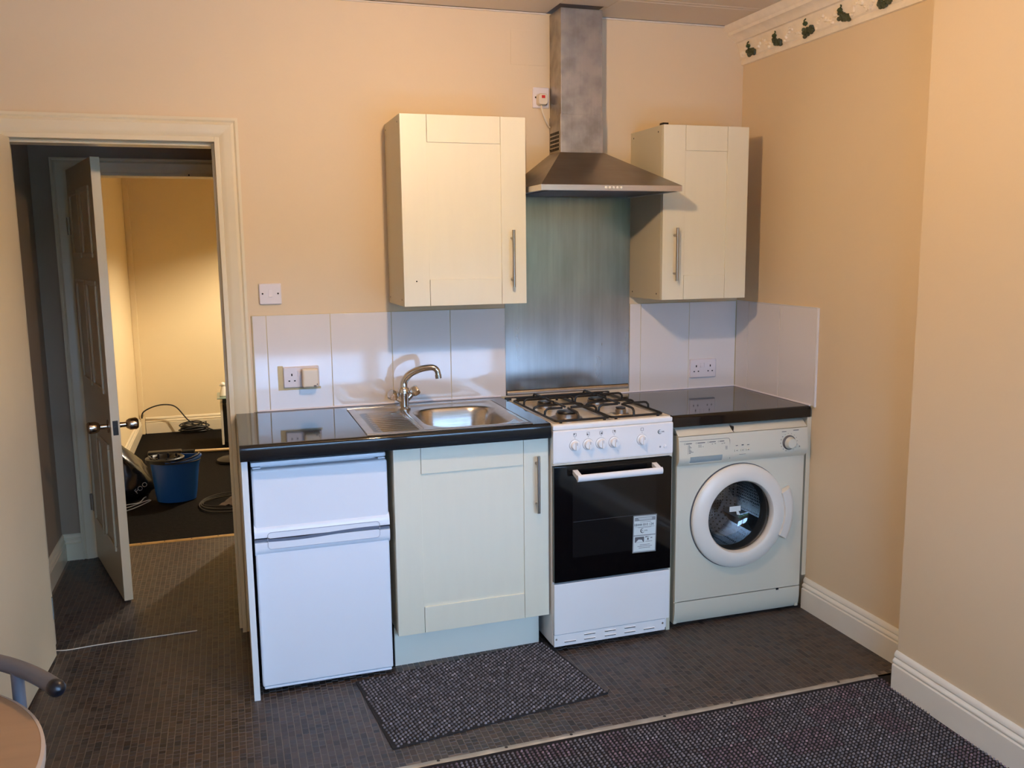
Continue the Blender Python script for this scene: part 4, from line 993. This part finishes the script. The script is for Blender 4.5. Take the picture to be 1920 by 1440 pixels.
obj('drum', rl([(.150, -.045), (.20, -.09), (.225, -.12), (.225, -.36), (.18, -.40), (.06, -.39), (.05, -.36), (.001, -.35)]), dm, wm, world=False)
for a in (100, 200, 330):
    a = math.radians(a); c_ = Vector((math.cos(a), 0, math.sin(a))); tn = Vector((-c_.z, 0, c_.x)); o_ = Vector((dcx, 0, dcz))
    obj('drum_paddle', B().rings([[o_ + c_ * .224 + tn * .035 + Vector((0, y, 0)), o_ + c_ * .165 + tn * .010 + Vector((0, y, 0)), o_ + c_ * .165 - tn * .010 + Vector((0, y, 0)), o_ + c_ * .224 - tn * .035 + Vector((0, y, 0))] for y in (.14, .34)]), SEAL, wm, world=False)
obj('care_tag', B().box(dcx - .030, dcx + .022, .0985, .0995, dcz + .012, dcz + .034).rings([[(dcx + .012, y, dcz + .012), (dcx + .022, y, dcz - .006), (dcx + .005, y, dcz - .002), (dcx + .002, y, dcz + .012)] for y in (.0985, .0995)]), STICKW, pd, 'small white label behind the porthole glass', world=False)
for o_ in wm.children_recursive:
    if o_.name.startswith('care_tag'): o_.location.y = -.085; 

# ------------------------------------------------------------------ cooker hood
HX0, HX1, HY, HZ = -1.1555, -.563, -.4876, 1.7865
ch = thing('cooker_hood', 'stainless steel chimney extractor hood between the two wall cupboards', 'extractor hood', (-.86, 0, HZ))
kx0, kx1, ky_, kz_ = -.9444, -.7536, -.1396, 1.9651
cn = B()
cn.rings([[(HX0, -.001, 1.8085), (HX0, HY, 1.8085), (HX1, HY, 1.8085), (HX1, -.001, 1.8085)], [(kx0 - .003, -.001, kz_), (kx0 - .003, ky_ - .003, kz_), (kx1 + .003, ky_ - .003, kz_), (kx1 + .003, -.001, kz_)]], caps=True)
obj('canopy', cn, STEELH, ch, angle=15)
rm = B().box(HX0, HX1, HY, HY + .012, HZ, 1.8083, .001).box(HX0, HX0 + .012, HY + .012, -.001, HZ, 1.8083, .001).box(HX1 - .012, HX1, HY + .012, -.001, HZ, 1.8083, .001)
obj('rim', rm, STEELR, ch)
obj('filter', B().box(HX0 + .012, HX1 - .012, HY + .012, -.002, HZ + .004, HZ + .010).box(HX0 + .05, HX1 - .05, HY + .06, -.05, HZ + .001, HZ + .006, .002), mat('grey_filter', (96, 96, 98), .5, .4, var=.2, scale=30), ch)
for i in range(5): obj('push_button', B().lathe([(.0048, 0), (.0048, .003), (.003, .0042), (.0005, .0044)], (-.892 + i * .016, HY, 1.7985), (0, -1, 0), 16), COOKW, ch)
obj('flue_lower', B().box(kx0, kx1, ky_, -.001, kz_ - .002, 2.120, .0015), STEELC, ch)
obj('flue_upper', B().box(kx0 + .003, kx1 - .003, ky_ + .003, -.001, 2.1195, 2.541, .0015), STEELC, ch)
gr = B()
for r_ in range(5):
    for c_ in range(7):
        yy = -.015 - c_ * .0152; zz = 2.053 - r_ * .0165
        gr.box(kx0 - .0006, kx0 + .001, yy - .011, yy, zz - .011, zz)
obj('flue_grille', gr, DARK, ch)
obj('flue_screw', B().cyl((kx0 - .0012, -.012, 1.985), (kx0 + .001, -.012, 1.985), .004, n=10), SCREW, ch)

# ------------------------------------------------------------------ pendant lamp of the kitchen
pl_ = thing('pendant_lamp', 'bare lit bulb hanging on a white cord from the kitchen ceiling', 'lamp', LAMP)
obj('bulb', B().lathe([(.001, -.025), (.011, -.023), (.018, -.017), (.0215, -.006), (.021, .004), (.016, .018), (.012, .030), (.012, .052)], LAMP, n=24), BULBM, pl_)
obj('lamp_holder', B().lathe([(.018, .046), (.019, .06), (.017, .095), (.006, .105)], LAMP, n=20), SOCKW, pl_)
obj('cord', B().cyl((LAMP[0], LAMP[1], LAMP[2] + .1), (LAMP[0], LAMP[1], CZ - .018), .0032, n=8), SOCKW, pl_)
obj('ceiling_rose', B().lathe([(.045, 0), (.045, -.008), (.02, -.02), (.006, -.022)], (LAMP[0], LAMP[1], CZ - .0005), n=28), SOCKW, pl_)

# ------------------------------------------------------------------ table and chair at lower left
TC = (-3.053, -2.193); TZ = .740
tb = thing('round_table', 'round beech laminate table with a pale edge band', 'table', (TC[0], TC[1], 0))
obj('tabletop', B().lathe([(.001, TZ - .022), (.403, TZ - .022), (.403, TZ), (.001, TZ)], (TC[0], TC[1], 0), n=96), BEECH, tb)
obj('edge_band', B().lathe([(.4032, TZ - .0225), (.409, TZ - .021), (.410, TZ - .011), (.409, TZ - .0015), (.4032, TZ + .0004)], (TC[0], TC[1], 0), n=96, caps=False), BEECHEDGE, tb, 'pale rounded edge')
obj('pedestal', B().cyl((TC[0], TC[1], .03), (TC[0], TC[1], TZ - .022), .03), GREYTUBE, tb)
for a in range(4):
    a = PI / 4 + a * PI / 2 + .2
    obj('leg', B().tube([(TC[0] + .02 * math.cos(a), TC[1] + .02 * math.sin(a), .05), (TC[0] + .17 * math.cos(a), TC[1] + .17 * math.sin(a), .035), (TC[0] + .31 * math.cos(a), TC[1] + .31 * math.sin(a), .018)], .016, 10), GREYTUBE, tb)
u_ = Vector((math.cos(math.radians(60)), math.sin(math.radians(60)), 0)); v_ = Vector((u_.y, -u_.x, 0)); c0 = Vector((TC[0], TC[1], 0))
chr_ = thing('tube_chair', 'grey tubular chair with a curved back rail pushed up to the round table', 'chair', (TC[0] + u_.x * .25, TC[1] + u_.y * .25, 0))
def cp_(a, l, z): return c0 + Vector((-.032, .012, 0)) + u_ * a + v_ * l + Vector((0, 0, z))
RZ = .781
rail = [cp_(.452 - .95 * l * l, l, RZ) for l in [-.285 + .57 * i / 30 for i in range(31)]]
obj('back_rail', B().tube(rail, .0152, 16), GREYTUBE, chr_)
for q, pq in ((rail[-1], rail[-2]), (rail[0], rail[1])):
    d = (q - pq).normalized()
    obj('end_cap', B().lathe([(.0154, -.004), (.0162, .004), (.0150, .012), (.010, .018), (.001, .0205)], q, d, 20), BLACKCAP, chr_)
for l in (-.16, .16):
    obj('back_post', B().tube([cp_(.424, l, RZ - .004), cp_(.424, l, .6), cp_(.418, l, .45), cp_(.44, l * 1.1, .002)], .0118, 12), GREYTUBE, chr_)
    obj('leg', B().tube([cp_(.11, l, .44), cp_(.09, l * 1.1, .002)], .0118, 12), GREYTUBE, chr_)
obj('seat', B().rings([[cp_(.255 + a, b_, z) for a, b_ in rrect(-.185, .15, -.19, .19, .07, 6)] for z in (.442, .462)]), BEECH, chr_)
